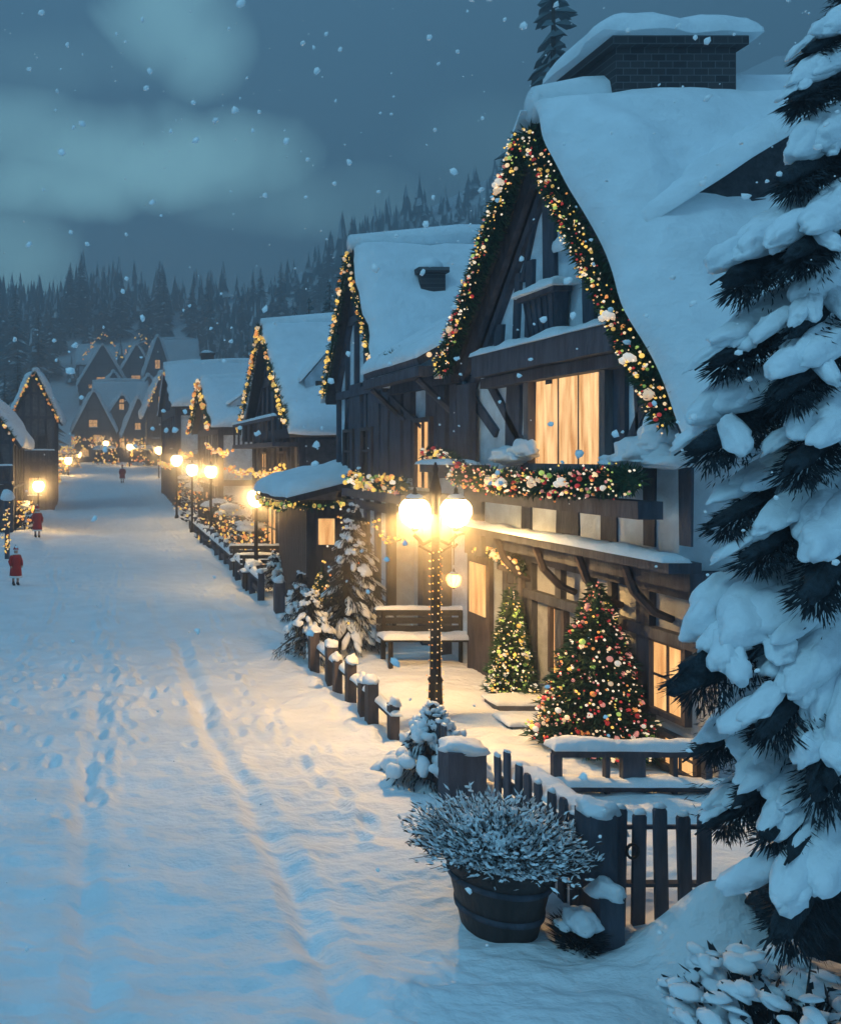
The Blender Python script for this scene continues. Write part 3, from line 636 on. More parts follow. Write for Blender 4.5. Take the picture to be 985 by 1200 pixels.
garland('yellow light garland under the eaves of the brown cabin', [V((4.8, 25, 2.9)), V((4.8, 23, 2.75)), V((4.8, 21, 2.85)), V((6.2, 20.95, 2.9))], .1, 200, 60, (.035, .06), little=14, mix=(2, 2, 2, 0, 6), sag=.1)

LB = mat('dark board wall weathered', (.12, .13, .15), .8, .4, 5, .4, 20)
# ================================================================== houses at the end of the street and up the slope
def back(label, cx, pky, half, ey, by_, Y, wins=(), wide=1.0, **kw):
    X_ = (cx - 110) * Y / 1000; g = gz(X_, Y); z = lambda p: CH - (p - 535) * Y / 1000
    W_ = 2 * half * Y / 1000
    return house(label, (X_, Y, g - .2), 0, W_, W_ * 1.4, z(ey) - g, z(pky) - g, wins=[(a * W_, b_ * (z(ey) - g), .22 * W_, .2 * (z(ey) - g), l) for a, b_, l in tuple(wins) + ((-.02, 1.02, True),)], over=.5, nvert=3, side=False, snow_t=.5, plaster=LB, **kw)
back('leftmost gabled house on the upper row, two round lit windows', 120, 404, 26, 447, 480, 190, ((-.2, .75, True), (.2, .75, True), (0, .3, True)))
back('middle gabled house on the upper row with one lit window', 160, 404, 24, 445, 480, 192, ((0, .8, True), (.28, .4, False)))
back('slim pointed house on the right of the upper row', 185, 394, 13, 432, 480, 184, ((0, .5, False),))
back('broad gabled house at the left foot of the hill, street end', 110, 458, 22, 500, 540, 150, ((.1, .6, True), (-.25, .2, True)))
back('small plain gabled house at the centre of the street end', 143, 462, 12, 480, 540, 152, ((0, .3, True),))
back('small pointed gabled house right of centre at the street end', 162, 466, 15, 503, 540, 148, ((0, .35, True),))
back('pointed house close to the street end right corner', 190, 438, 17, 478, 540, 120, ((-.2, .5, False), (.2, .3, True)))
back('small gabled house with lit window, second row left', 133, 436, 13, 458, 500, 172, ((0, .6, True),))
back('small gabled house with lit window, second row right', 174, 440, 12, 460, 500, 170, ((0, .6, True), (0, .9, True)))
back('gabled cottage with lit windows right of the pointed corner house', 214, 470, 13, 496, 540, 112, ((-.2, .4, True), (.25, .4, True)))
# long snowy roofs showing between them
def longhouse(label, px0, px1, pky, ey, Y, base_y):
    x0 = (px0 - 110) * Y / 1000; x1 = (px1 - 110) * Y / 1000; z = lambda p: CH - (p - 535) * Y / 1000; g = min(gz(x0, Y), gz(x1, Y)) - .5
    w_ = (x1 - x0)
    return house(label, (x0, Y + 5, g), FACE_STREET, 9, w_, z(ey) - g, z(pky) - g, over=.6, nvert=5, snow_t=.5)
longhouse('long house with broad pale snow roof high on the slope, upper left', 92, 120, 404, 425, 200, 440)
longhouse('long house with pale snow roof high on the slope, upper right', 186, 232, 396, 425, 198, 430)
longhouse('long low snow roofed house behind the street end gables', 112, 172, 446, 480, 165, 500)
longhouse('long snow roofed house on the slope above the small lit gable', 205, 300, 424, 465, 100, 480)

# ================================================================== left side of the street
l1 = house('tall narrow dark house with orange lights on its gable, left of the street', (-4.15, 60, .1), 0, 2.6, 6, 7.0, 9.7, wins=((-.4, 4.4, .6, .9, False), (.5, 4.4, .6, .9, False), (0, 1.2, .8, 1.2, True)), lower=(3.4, .7), nvert=5, over=.35, plaster=LB)
garland('orange light string on the narrow gable left of the street', [V((-5.9, 59.3, 6.4)), V((-4.15, 59.3, 9.9)), V((-2.4, 59.3, 6.5))], .13, 60, 44, (.07, .11), little=3, mix=(2, 3, 3, 2), blade=(.2, .02))
l2 = house('dark house at the left edge of the picture with snowy porch', (-5.7, 44, .0), 0, 2.9, 7, 5.0, 7.0, wins=((.6, 2.6, .6, 1, False),), lower=(2.6, .8), nvert=5, plaster=LB)
garland('orange light string on the gable at the left edge', [V((-5.7, 43.4, 7.2)), V((-4.0, 43.4, 4.9))], .11, 60, 22, (.06, .09), little=3, mix=(2, 3, 0), blade=(.2, .02))
pt = thing('light_post', 'dark porch post wound with yellow lights at the left edge of the picture', 'post', (-3.35, 33, 0)); m = MB(); m.tube([(-3.35, 33, -.1), (-3.35, 33, 2.4)], .1, 8); m.build('post', TIMBER, pt)
m = MB(); lights_along(m, [(-3.35, 32.9, .2), (-3.35, 32.9, 2.3)], 60, .07, .035, [2, 2, 3, 0]); tag(m.build('string_lights', BULBM, pt), kind='stuff'); m = MB(); m.blob((-3.35, 33, 2.4), (.3, .3, .35), sub=2); m.build('snow', SNOW, pt, True)

# ================================================================== street lamps
def lantern(t, p, r, shade=False, name='lantern'):
    """glass globe in a four-ribbed iron cage with cap and finial"""
    p = V(p); g = MB(); g.lathe(p, [(r * .26, -r), (r * .72, -r * .66), (r, 0), (r * .98, r * .4), (r * .8, r * .72), (r * .6, r * .92)], 20)
    c = MB(); c.lathe(p, [(r * .16, -r * 1.25), (r * .26, -r * 1.01)], 12); c.lathe(p, [(r * .62, r * .90), (r * .64, r * .95), (r * .3, r * 1.15), (r * .12, r * 1.4), (r * .12, r * 1.6), (.005, r * 1.75)], 12)
    for k in range(4):
        a = PI / 4 + k * PI / 2; dx = V((math.cos(a), math.sin(a), 0)); c.tube([p + dx * r * .26 + V((0, 0, -r)), p + dx * r * 1.02, p + dx * r * .66 + V((0, 0, r * .97))], r * .03, 5)
    o = c.build(name, IRON, t); go = g.build('glass_globe', LAMP if shade else (LAMP_A if r < .13 else LAMPS_), o, True)
    if shade:   # hidden shade added inside the globe to keep light off the facade
        m = MB(); n = 24; rings = [(.06, .62), (.45, .52), (.74, .26), (.86, .02)]; vs = [p + V((a * r * math.cos(2 * PI * k / n), a * r * math.sin(2 * PI * k / n), z * r)) for a, z in rings for k in range(n)]
        m.add(vs, [(i * n + k, i * n + (k + 1) % n, (i + 1) * n + (k + 1) % n, (i + 1) * n + k) for i in range(3) for k in range(n)] + [tuple(range(n))]); m.build('hidden_shade', WHITEFUR, o, True)
    s_ = MB(); s_.blob(p + V((0, 0, r * .98)), (r * .6, r * .6, r * .35), sub=2); s_.build('snow', SNOW, o, True)
    return o
lp = thing('street_lamp', 'twin globe iron street lamp, pole wound with tiny lights, in front of the porch', 'street lamp', (4.98, 12.45, .1))
LX, LY = 4.98, 12.45
m = MB(); m.lathe((LX, LY, 0), [(.15, 0), (.16, .12), (.11, .2), (.09, .7), (.11, .74), (.078, .8), (.062, 2.4), (.055, 3.4), (.08, 3.45), (.08, 3.53), (.03, 3.75), (.042, 3.82), (.01, 3.92)], 14); po = m.build('pole', IRON, lp, True)
m = MB()
for k in range(150):
    z = .3 + 2.4 * k / 150; a = k * .9; m.ball((LX + .1 * math.cos(a) * (1.2 if z < .9 else .85), LY + .1 * math.sin(a), z), .011, 1, R.choice((0, 2, 3)))
tag(m.build('string_lights', BULBM, lp), kind='stuff')
m = MB(); m.tube([(LX - .31, LY, 2.86), (LX - .18, LY, 2.72), (LX, LY, 2.82), (LX + .18, LY, 2.72), (LX + .31, LY, 2.86)], .03, 7); m.tube([(LX - .24, LY, 2.7), (LX, LY, 2.56), (LX + .24, LY, 2.7)], .02, 6); m.build('crossarm', IRON, lp, True)
for sx in (-1, 1): lantern(lp, (LX + sx * .30, LY, 3.18), .215, True)
point((LX - .30, LY, 3.25), 540, lp, .05, (1, .57, .19)); point((LX + .30, LY, 3.25), 260, lp, .05, (1, .57, .19))
# hanging lantern by the porch door
hl = thing('hanging_lantern', 'small warm lantern hanging from a scrolled iron bracket by the porch door', 'lantern', (6.6, 15.2, 2.2))
m = MB(); q = V((6.3, 14.95, 1.83)); m.tube([(6.9, 15.0, 2.6), (6.6, 14.97, 2.68), (6.3, 14.95, 2.6), (6.22, 14.95, 2.48), (6.3, 14.95, 2.4), (6.36, 14.95, 2.47)], .022, 6); m.tube([(6.3, 14.95, 2.62), (6.3, 14.95, 2.1)], .01, 5); m.build('bracket', IRON, hl)
lantern(hl, q, .12); point(q + V((-.02, -.02, 0)), 28, hl, .08, (1, .5, .13))
# lamps along the street
def small_lamp(px, py, X, label, e, r=.17, tall=None, group='lit lamps along the street'):
    Y = X * 1000 / (px - 110); z = CH - (py - 535) * Y / 1000; g = gz(X, Y)
    t = thing('street_lamp', label, 'street lamp', (X, Y, g), 0, group)
    m = MB(); m.lathe((X, Y, g - .1), [(.12, 0), (.12, .2), (.07, .3), (.05, z - g - r * 1.1), (.08, z - g + .1 - r * 1.25)], 10); m.build('pole', IRON, t, True)
    lantern(t, (X, Y, z), r); point((X, Y - .01, z), e * .6, t, r); return t
small_lamp(300, 584, 4.9, 'glowing lamp beside the brown cabin, largest after the twin lamp', 420, .26)
small_lamp(247, 553, 5.0, 'second glowing lamp up the right side, nearest after the cabin lamp', 420, .26)
small_lamp(225, 551, 5.0, 'third glowing lamp up the right side of the street', 450, .3)
small_lamp(207, 540, 5.0, 'farthest glowing lamp up the right side of the street', 500, .34)
small_lamp(45, 570, -2.95, 'single glowing lamp on the left side of the street', 620, .3)

for px, py, X, lab in ((124, 520, 1.75, 'faint lamp left of centre at the street end'), (152, 524, 4.9, 'faint lamp in the middle of the street end'), (186, 528, 7.0, 'faint lamp right of centre at the street end'), (80, 540, -2.9, 'small glowing lamp farther up the left side, second from the left edge'), (92, 533, -2.4, 'smallest glowing lamp on the far left side')):
    small_lamp(px, py, X, lab, 800, .42)
# nested mist spheres added round the lamps to give them halos
MISTC = [((LX, LY, 3.15), 1.0)] + [(o.matrix_basis.translation + o.parent.location, 1.3) for o in bpy.data.objects if o.type == 'LIGHT' and o.parent and o.parent.name.startswith('street_lamp') and o.parent != lp]
MISTC.append((V(q), .5))
for rr_, dens in ((.34, .16), (.55, .11), (.85, .06), (1.25, .03), (1.8, .014)):
    mi = MB()
    for p, r in MISTC: mi.ball(p, r * rr_, 3)
    mo = mi.build('haze', [], None, True); mm = bpy.data.materials.new('lamp halo mist'); mm.use_nodes = True; nt = mm.node_tree; nt.nodes.remove(nt.nodes['Principled BSDF'])
    pv = nt.nodes.new('ShaderNodeVolumePrincipled'); pv.inputs['Color'].default_value = (.9, .9, .9, 1); pv.inputs['Density'].default_value = dens
    nt.links.new(pv.outputs[0], nt.nodes['Material Output'].inputs['Volume']); mo.data.materials.append(mm); tag(mo, 'added mist spheres making halos round the lit lamps', 'mist', None, 'stuff')

# ================================================================== fences
def post(t, x, y, wd, h, snow=.12, m=TIMBER, nm='post', deep=None):
    g = gz(x, y); dp = deep or wd; a = MB(); a.beam((x, y, g - .25), (x, y, g + h), wd, dp, (0, 1, 0), wob=.06); o = a.build(nm, m, t)
    if snow:
        s_ = MB(); s_.blob((x + R.uniform(-.02, .02), y, g + h - .01), (wd * .66, dp * .64, snow * .75), sub=3, seed=x + y, amp=.4, freq=1.2, flat=.25); s_.build('snow_cap', SNOW, o, True)
    return o
def picket(t, x, y, wd, h, axis, nm='picket', g=None):
    g = gz(x, y) if g is None else g; a = MB(); lean = R.uniform(-.03, .03); h *= R.uniform(.94, 1.05)
    dx, dy = axis; pts = [(-1, -.1), (1, -.1), (1, h - .04), (.55, h), (-.55, h), (-1, h - .04)]; th = .016
    vs = [];
    for s in (-1, 1):
        for u, z in pts: vs.append((x + dx * (u * wd / 2 + lean * z) - dy * s * th, y + dy * (u * wd / 2 + lean * z) + dx * s * th, g + z))
    n = len(pts); a.add(vs, [tuple(range(n)), tuple(range(2 * n - 1, n - 1, -1))] + [(i, n + i, n + (i + 1) % n, (i + 1) % n) for i in range(n)])
    o = a.build(nm, TIMBER, t)
    if R.random() < .75:
        c = MB(); c.blob((x + dx * lean * h, y + dy * lean * h, g + h - .012), (wd * .5 if dx else .03, wd * .5 if dy else .03, .035 * R.uniform(.5, 1.3)), None, 2, .4, seed=x * 7 + y * 3); c.build('snow_cap', SNOW, o, True)
    return o
fx = 4.18
pf = thing('picket_fence', 'dark picket fence thick with snow running to the gate post behind the potted plant', 'fence', (fx, 8.4, .1))
for k in range(8): picket(pf, fx, 7.42 + .2 * k, .10, .90, (0, 1))
m = MB(); m.beam((fx + .05, 7.2, .72), (fx + .05, 8.95, .62), .09, .05, (1, 0, 0)); m.beam((fx + .05, 7.2, .32), (fx + .05, 8.95, .28), .09, .05, (1, 0, 0)); ra = m.build('rail', TIMBER, pf)
s_ = MB(); s_.snow((fx + .03, 7.25, .82), (fx + .03, 8.9, .74), (fx + .34, 8.9, .70), (fx + .34, 7.25, .78), .17, 40, 10, 2.2, .45, .05); s_.build('snow', SNOW, pf, True)
gpst = thing('gate_post', 'thick dark gate post with snow cap at the corner of the picket fence', 'post', (fx, 7.15, .1)); post(gpst, fx + .02, 7.15, .23, 1.0, .16)
pr = thing('fence_pier', 'squat dark pier under a lump of snow at the far picket fence end', 'post', (fx, 9.7, .1)); post(pr, fx, 9.7, .42, .62, .2, TIMBER, 'pier', .3)
sp = thing('picket_fence', 'three short weathered pickets half buried in snow left of the squat pier', 'fence', (fx, 10.2, .1))
for k in range(4): picket(sp, fx - .1, 9.95 + .18 * k, .09, .8, (0, 1))
m = MB(); m.beam((fx - .06, 9.8, .5), (fx - .06, 10.6, .5), .08, .04, (1, 0, 0)); m.build('rail', TIMBER, sp)
gt = thing('garden_gate', 'low picket gate with iron ring latch right of the gate post', 'gate', (4.8, 7.2, .1))
for k, px in enumerate((724, 747, 775, 803, 824)): picket(gt, (px - 110) * 7.2 / 1000, 7.2, .105, .95, (1, 0), g=.06)
m = MB(); m.beam((4.2, 7.23, .86), (5.35, 7.23, .86), .03, .03, (0, 0, 1)); m.beam((4.2, 7.23, .38), (5.35, 7.23, .38), .07, .03, (0, 0, 1)); m.build('rail', TIMBER, gt)
m = MB(); q = at(741, 998, 7.16); m.tube([q + V((.05 * math.cos(a * PI / 6), 0, .06 * math.sin(a * PI / 6))) for a in range(13)], .012, 6); m.build('latch_ring', IRON, gt)
# garden railing deeper in the yard
rl = thing('garden_railing', 'low dark garden railing with snow on top in front of the big Christmas tree', 'railing', (6, 9.8, .15))
yr = 9.75
m = MB(); m.beam((5.25, yr, .62), (7.9, yr, .62), .1, .09, (0, 0, 1)); m.beam((5.25, yr, .22), (7.9, yr, .22), .09, .08, (0, 0, 1)); ra = m.build('rail', TIMBER, rl)
s_ = MB(); s_.snow((5.2, yr - .12, .67), (7.9, yr - .12, .67), (7.9, yr + .12, .67), (5.2, yr + .12, .67), .12, 40, 6, 2.3, .5, .04); s_.build('rail_snow', SNOW, ra, True)
s_ = MB(); s_.snow((5.2, yr - .14, .27), (7.9, yr - .14, .27), (7.9, yr + .1, .27), (5.2, yr + .1, .27), .07, 40, 6, 2.3, .5, .04); s_.build('rail_snow', SNOW, ra, True)
for x, wd in ((5.28, .1), (5.85, .05), (6.15, .26), (6.62, .05), (7.0, .08), (7.4, .05)):
    a = MB(); a.beam((x, yr, 0), (x, yr, .6), wd, .07, (0, 1, 0)); a.build('baluster', TIMBER, rl)
# rustic posts along the road
rp = thing('post_fence', 'row of snow capped wooden fence posts along the road, lit by the twin lamp', 'fence', (4.15, 14, .1))
for k, (y, wd, h) in enumerate(((15.8, .17, .72), (15.0, .17, .66), (14.35, .13, .6), (13.7, .15, .66), (13.1, .12, .52), (12.55, .16, .6), (11.9, .13, .5))): post(rp, 4.12 + R.uniform(-.06, .06), y, wd, h, .17, TIMBER2)
m = MB(); m.beam((4.18, 11.8, .36), (4.18, 15.8, .42), .08, .05, (1, 0, 0), wob=.1); ro = m.build('rail', TIMBER2, rp); s_ = MB(); s_.snow((4.10, 11.8, .41), (4.10, 15.8, .47), (4.27, 15.8, .47), (4.27, 11.8, .41), .1, 50, 6, 2, .6, .05); s_.build('rail_snow', SNOW, ro, True)
for px, py, lab in ((297, 690, 'dark stubby bollard with double snow cap at the bend of the roadside fence'), (327, 722, 'slim bollard with lit snow cap between the snowy bushes and the road')):
    Y = 4000 / (py - 535); x = (px - 110) * Y / 1000; t = thing('bollard', lab, 'bollard', (x, Y, 0)); post(t, x, Y, .38 if px < 300 else .24, .75, .2, TIMBER)
# farther fence along the right edge
ff = thing('post_fence', 'dark snow topped fence curving along the right side of the street before the far lamps', 'fence', (4.8, 32, 0))
for k in range(16):
    y = 23.5 + k * 1.5; post(ff, 4.6 + .045 * (y - 23.5) * .6, y, .16, .8, .14, TIMBER)
m = MB(); m.beam((4.62, 23.5, .55), (5.2, 46, .55), .14, .06, (1, 0, 0), wob=.1); m.beam((4.62, 23.5, .25), (5.2, 46, .25), .14, .06, (1, 0, 0), wob=.1); ro = m.build('rail', TIMBER, ff)
s_ = MB(); s_.snow((4.5, 23.5, .63), (5.1, 46, .63), (5.32, 46, .63), (4.74, 23.5, .63), .2, 80, 6, 1, .5, .05); s_.build('rail_snow', SNOW, ro, True)

# ================================================================== steps, bench
for px0, px1, py, lab in ((585, 690, 832, 'low snow covered stone step by the porch door, farther one'), (600, 700, 857, 'low snow covered stone step by the porch door, nearer one')):
    Y = 3.85 / (py - 535) * 1000; x0 = (px0 - 110) * Y / 1000; x1 = (px1 - 110) * Y / 1000
    t = thing('stone_step', lab, 'step', (x0, Y, .15)); m = MB(); m.box((x0, Y, 0), (x1, Y + .5, .21)); m.build('step', STONE, t)
    s_ = MB(); s_.snow((x0 - .03, Y + .0, .21), (x1 + .03, Y + .0, .21), (x1 + .03, Y + .52, .21), (x0 - .03, Y + .52, .21), .07, 30, 10, 2, .5, .03); s_.build('snow', SNOW, t, True)
BENCHW = mat('dark bench wood', (.022, .026, .034), .75, .4, 9, .6, 30)
def bench(label, x, y, w_, rz, h=.45, group=None):
    g = gz(x, y); t = thing('bench', label, 'bench', (x, y, g), rz, group); hw = w_ / 2
    m = MB()
    for k in range(3): m.box((-hw, -.05 - .14 * k - .12, h), (hw, -.05 - .14 * k, h + .04))
    m.build('seat', BENCHW, t, local=True)
    m = MB()
    for k in range(3): m.box((-hw, 0, h + .1 + .15 * k), (hw, .04, h + .21 + .15 * k))
    m.build('backrest', BENCHW, t, local=True)
    for sx in (-1, 1):
        for yy in (-.4, .0):
            m = MB(); m.beam((sx * (hw - .12), yy, -.1), (sx * (hw - .12), yy, h if yy < 0 else h + .5), .07, .07, (0, 1, 0)); m.build('leg', IRON, t, local=True)
    s_ = MB(); s_.snow((-hw, -.47, h + .04), (hw, -.47, h + .04), (hw, -.02, h + .04), (-hw, -.02, h + .04), .09, 26, 10, 2, .4, .03); s_.snow((-hw, -.03, h + .51), (hw, -.03, h + .51), (hw, .07, h + .51), (-hw, .07, h + .51), .1, 26, 5, 2, .4, .03); s_.build('snow', SNOW, t, True, local=True)
bench('dark slatted bench under snow behind the twin lamp pole', 6.15, 16.0, 1.7, 0)
bench('snow covered bench in front of the brown cabin', 5.3, 26.0, 1.7, 0)
bench('snow covered bench farther back near the cabin lamp', 5.5, 28.5, 1.9, 0)

# ================================================================== evergreens
def bough(t, root, tip, wd, th, nneed, pad=True, nl=.14, snowm=SNOW, sub=3, mat_=None, nw=.010, heavy=False):
    """one drooping fir branch: wood and needles (part) and a pillow of snow on top (sub-part)"""
    root = V(root); tip = V(tip); ax = (tip - root); L = ax.length; axn = ax.normalized(); hz = axn.cross(V((0, 0, 1))).normalized(); upv = hz.cross(axn)
    m = MB(); mid = root.lerp(tip, .5) + V((0, 0, L * .08)); m.tube([root, mid, tip], [.035, .022, .006], 5)
    def on(u): return root.lerp(mid, u * 2) if u < .5 else mid.lerp(tip, u * 2 - 1)
    M = Matrix((axn, hz, upv)).transposed()
    if heavy:   # dark mass put under the snow so the gaps read as shade
        for k in range(3): m.blob(on(.25 + .25 * k) - upv * th * .5, (L * .2 + .03, wd * (.34, .42, .28)[k], th * .42), M, 3, .35, 2.4, 1.0, seed=R.random() * 50)
        for i in range(2200):   # twigs bristling out of it
            u = .1 + .8 * R.random(); a = R.uniform(-PI * .95, -PI * .05); q = on(u) - upv * th * .5; sp_ = (.3 + .6 * math.sin(PI * min(1, .2 + u * .75)))
            dr_ = hz * math.cos(a) * wd * sp_ + upv * math.sin(a) * th * .75; m.blade(q + dr_ * R.uniform(.3, .95), dr_.normalized() + axn * R.uniform(.3, 1.4), R.uniform(.05, .12), .0055)
    for i in range(nneed):
        u = R.random() ** .7 * (.86 if heavy and pad else 1); c = on(u); sp = wd * (.3 + .7 * math.sin(PI * min(1, .18 + u * .72)))
        a = max(-1.1, min(1.1, R.gauss(0, .55))) * (.72 if heavy else 1); off = hz * sp * a - upv * (abs(R.gauss(0, 1)) * th * .75 + (th * (.4 if heavy else .12) if pad else 0))
        d = axn * R.uniform(.2, 1) + hz * a * 1.1 + V((0, 0, -R.uniform(.35, 1.2))); m.blade(c + off, d, nl * R.uniform(.6, 1.5), nw)
    o = m.build('branch', mat_ or NEEDLE, t, heavy)
    if pad:
        s_ = MB()
        if heavy:
            for k in range(9):
                u = .26 + .6 * k / 8 if k < 6 else R.uniform(.35, .75); w_ = math.sin(PI * min(1, .22 + u * .74)); f = R.uniform(-.45, .45)
                s_.blob(on(u) + upv * th * (.14 - .2 * abs(f)) + hz * f * wd, (L * R.uniform(.16, .22) + .06, wd * R.uniform(.5, .72) * w_, th * R.uniform(.8, 1.2) * (.6 + .4 * w_)), M, 4, .2, 1.4, .55, seed=R.random() * 50)
            nf = 6
        else: nf = 9
        for k in range(nf):   # snow lying in overlapping, drooping fingers fanned over the twigs
            u = R.uniform(.22, .9); f = max(-1, min(1, R.gauss(0, .6))); c = on(u); sp = wd * (.4 + .65 * math.sin(PI * min(1, .15 + u * .8)))
            d = (axn + hz * f * 1.2 + V((0, 0, -.3 - .6 * abs(f)))).normalized(); h2 = d.cross(V((0, 0, 1))).normalized()
            cc = c + hz * f * sp * .85 + upv * th * (.25 * (1 - f * f) + R.uniform(-.05, .1) - (.3 if heavy else .12) * abs(f))
            ln = min(L * (.13 if heavy else .22), .4) * R.uniform(.5, 1.0) * (1.15 - .35 * u)
            s_.blob(cc, (ln, wd * R.uniform(.22, .36) if heavy else wd * R.uniform(.22, .42), th * R.uniform(.3, .55)), Matrix((d, h2, h2.cross(d))).transposed(), 3 if heavy else 2, .36, 1.9, .4, seed=R.random() * 50)
        s_.build('snow_pillow', snowm, o, True)
    return o
FT = V((5.72, 6.15, 0))
ff_ = thing('snowy_fir', 'huge dark fir at the right edge, boughs bent under thick pillows of snow', 'tree', (FT.x, FT.y, .2))
m = MB(); m.tube([FT + V((0, 0, -.2)), FT + V((.03, 0, 3)), FT + V((0, 0, 6.5)), FT + V((0, 0, 9.4))], [.2, .16, .1, .02], 10); m.build('trunk', BARK, ff_, True)
# visible boughs: tip of the snow pillow in view, with size
ic = MB()
for k in range(60):
    z = .5 + 8.2 * k / 60; a = k * 2.399; rr = max(.12, 1.05 * (1 - z / 9.6)) * R.uniform(.5, .8)
    ic.blob(FT + V((rr * math.cos(a) * .7 + .08, rr * math.sin(a) * .7, z)), (rr * .6, rr * .6, .34), None, 4, .4, 3.6, 1.0, seed=k)
for k in range(20000):
    z = R.uniform(1.25, 8.8); a = R.uniform(0, 2 * PI); rr = max(.14, 1.2 * (1 - z / 9.6)) * R.uniform(.75, 1.15)
    ic.blade(FT + V((rr * math.cos(a), rr * math.sin(a), z)), V((math.cos(a), math.sin(a), R.uniform(-.9, .1))) + V((R.gauss(0, .4), R.gauss(0, .4), 0)), R.uniform(.05, .1), .004)
ic.build('dark_gap_foliage', NEEDLE, ff_, True)  # dark lumps and needles added so gaps between snow pads read as shade
pads = [(842, 945, .28, .17, 5.35), (905, 1010, .3, .24, 5.05), (862, 770, .28, .16, 5.3), (905, 112, .2, .14, 5.6), (893, 205, .24, .20, 5.5), (925, 55, .2, .12, 5.7), (818, 330, .26, .22, 5.5), (900, 300, .24, .18, 5.2), (905, 385, .26, .22, 5.3),
        (800, 430, .26, .16, 5.6), (885, 462, .26, .2, 5.2), (776, 530, .30, .22, 5.6), (900, 556, .26, .17, 5.1), (805, 625, .26, .12, 5.5), (845, 665, .26, .14, 5.3),
        (757, 805, .40, .30, 5.4), (862, 870, .28, .2, 5.0), (785, 890, .26, .12, 5.7), (930, 930, .28, .34, 4.9), (800, 975, .22, .13, 5.7), (865, 1000, .24, .15, 5.1), (880, 1110, .3, .28, 4.9), (925, 705, .3, .22, 4.9), (822, 700, .24, .12, 5.7)]
for px, py, wd, th, Y in pads:
    tip = at(px + 14, py, Y); L = (V((FT.x, FT.y, 0)) - V((tip.x, tip.y, 0))).length
    root = V((FT.x, FT.y, tip.z + .28 * L + .1)); bough(ff_, root, tip + V((0, 0, -.02)), wd * .86, th * .84, 1000, True, .05, nw=.004, heavy=True)
for k in range(46):   # the rest of the crown, all round the trunk
    z = 1.1 + 7.9 * (k + .5) / 46; r = max(.22, 1.75 * (1 - z / 9.8) + R.uniform(-.12, .12)); a = k * 2.399 + R.uniform(-.3, .3)
    if math.cos(a) < .2: r *= .4
    tip = V((FT.x + r * math.cos(a), FT.y + r * math.sin(a), z - .3 * r)); bough(ff_, (FT.x, FT.y, z + .1), tip, .3, .15, 900, not (math.cos(a) < .3 or math.sin(a) < -.35), .055, nw=.004, heavy=True)
def bough_fir(label, x, y, h, rb, n, wd, th, nn=120, nl=.1, snowy=.7, cat='tree', name='snowy_fir', group=None, lights=0, sub=2, lean=0):
    g = gz(x, y); t = thing(name, label, cat, (x, y, g), 0, group)
    m = MB(); m.tube([(x, y, g - .1), (x + lean * .5, y, g + h * .6), (x + lean, y, g + h)], [h * .03, h * .018, .01], 8); m.build('trunk', BARK, t, True)
    for k in range(n):
        u = (k + .5) / n; z = g + h * (.06 + .92 * u); r = rb * (1 - u) * R.uniform(.8, 1.15) + .06; a = k * 2.399 + R.uniform(-.3, .3); xx = x + lean * u
        bough(t, (xx, y, z + .25 * r), (xx + r * math.cos(a), y + r * math.sin(a), z - .3 * r), wd * (1.1 - u * .6), th * (1.1 - .5 * u), nn, R.random() < snowy, nl, sub=sub)
    if lights:
        m = MB()
        for k in range(lights):
            u = R.random(); r = rb * (1 - u) * R.uniform(.8, 1.1); a = R.uniform(PI * .8, PI * 1.9); m.ball((x + r * math.cos(a), y + r * math.sin(a), g + h * (.08 + .9 * u)), .025, 1, R.choice((0, 1, 2, 3)))
        tag(m.build('string_lights', BULBM, t), kind='stuff')
    return t
bough_fir('leaning fir heaped with snow beside the bench, left of the twin lamp', 5.0, 17.2, 3.0, .95, 44, .26, .16, 130, .12, .75, lights=26, lean=.25)
bough_fir('short bushy fir with white tipped twigs left of the bench', 5.75, 18.4, 2.6, .8, 34, .2, .09, 150, .12, .4)
bough_fir('low drooping fir bush burying the post fence end beside the road', 4.2, 16.6, 1.35, .75, 22, .24, .15, 110, .1, .8, name='snowy_bush', cat='bush')
bough_fir('small fir bush smothered in snow in front of the lamp pole base', 4.12, 10.35, .92, .7, 20, .28, .2, 120, .09, 1.0, name='snowy_bush', cat='bush', sub=3)
bough_fir('pale snowy bush next to the slim bollard', 4.9, 20.2, 1.2, .6, 18, .24, .15, 90, .1, .8, name='snowy_bush', cat='bush')
bough_fir('snowy bush behind the dark stubby bollard', 5.2, 24.5, 1.2, .8, 18, .24, .15, 80, .1, .8, name='snowy_bush', cat='bush')

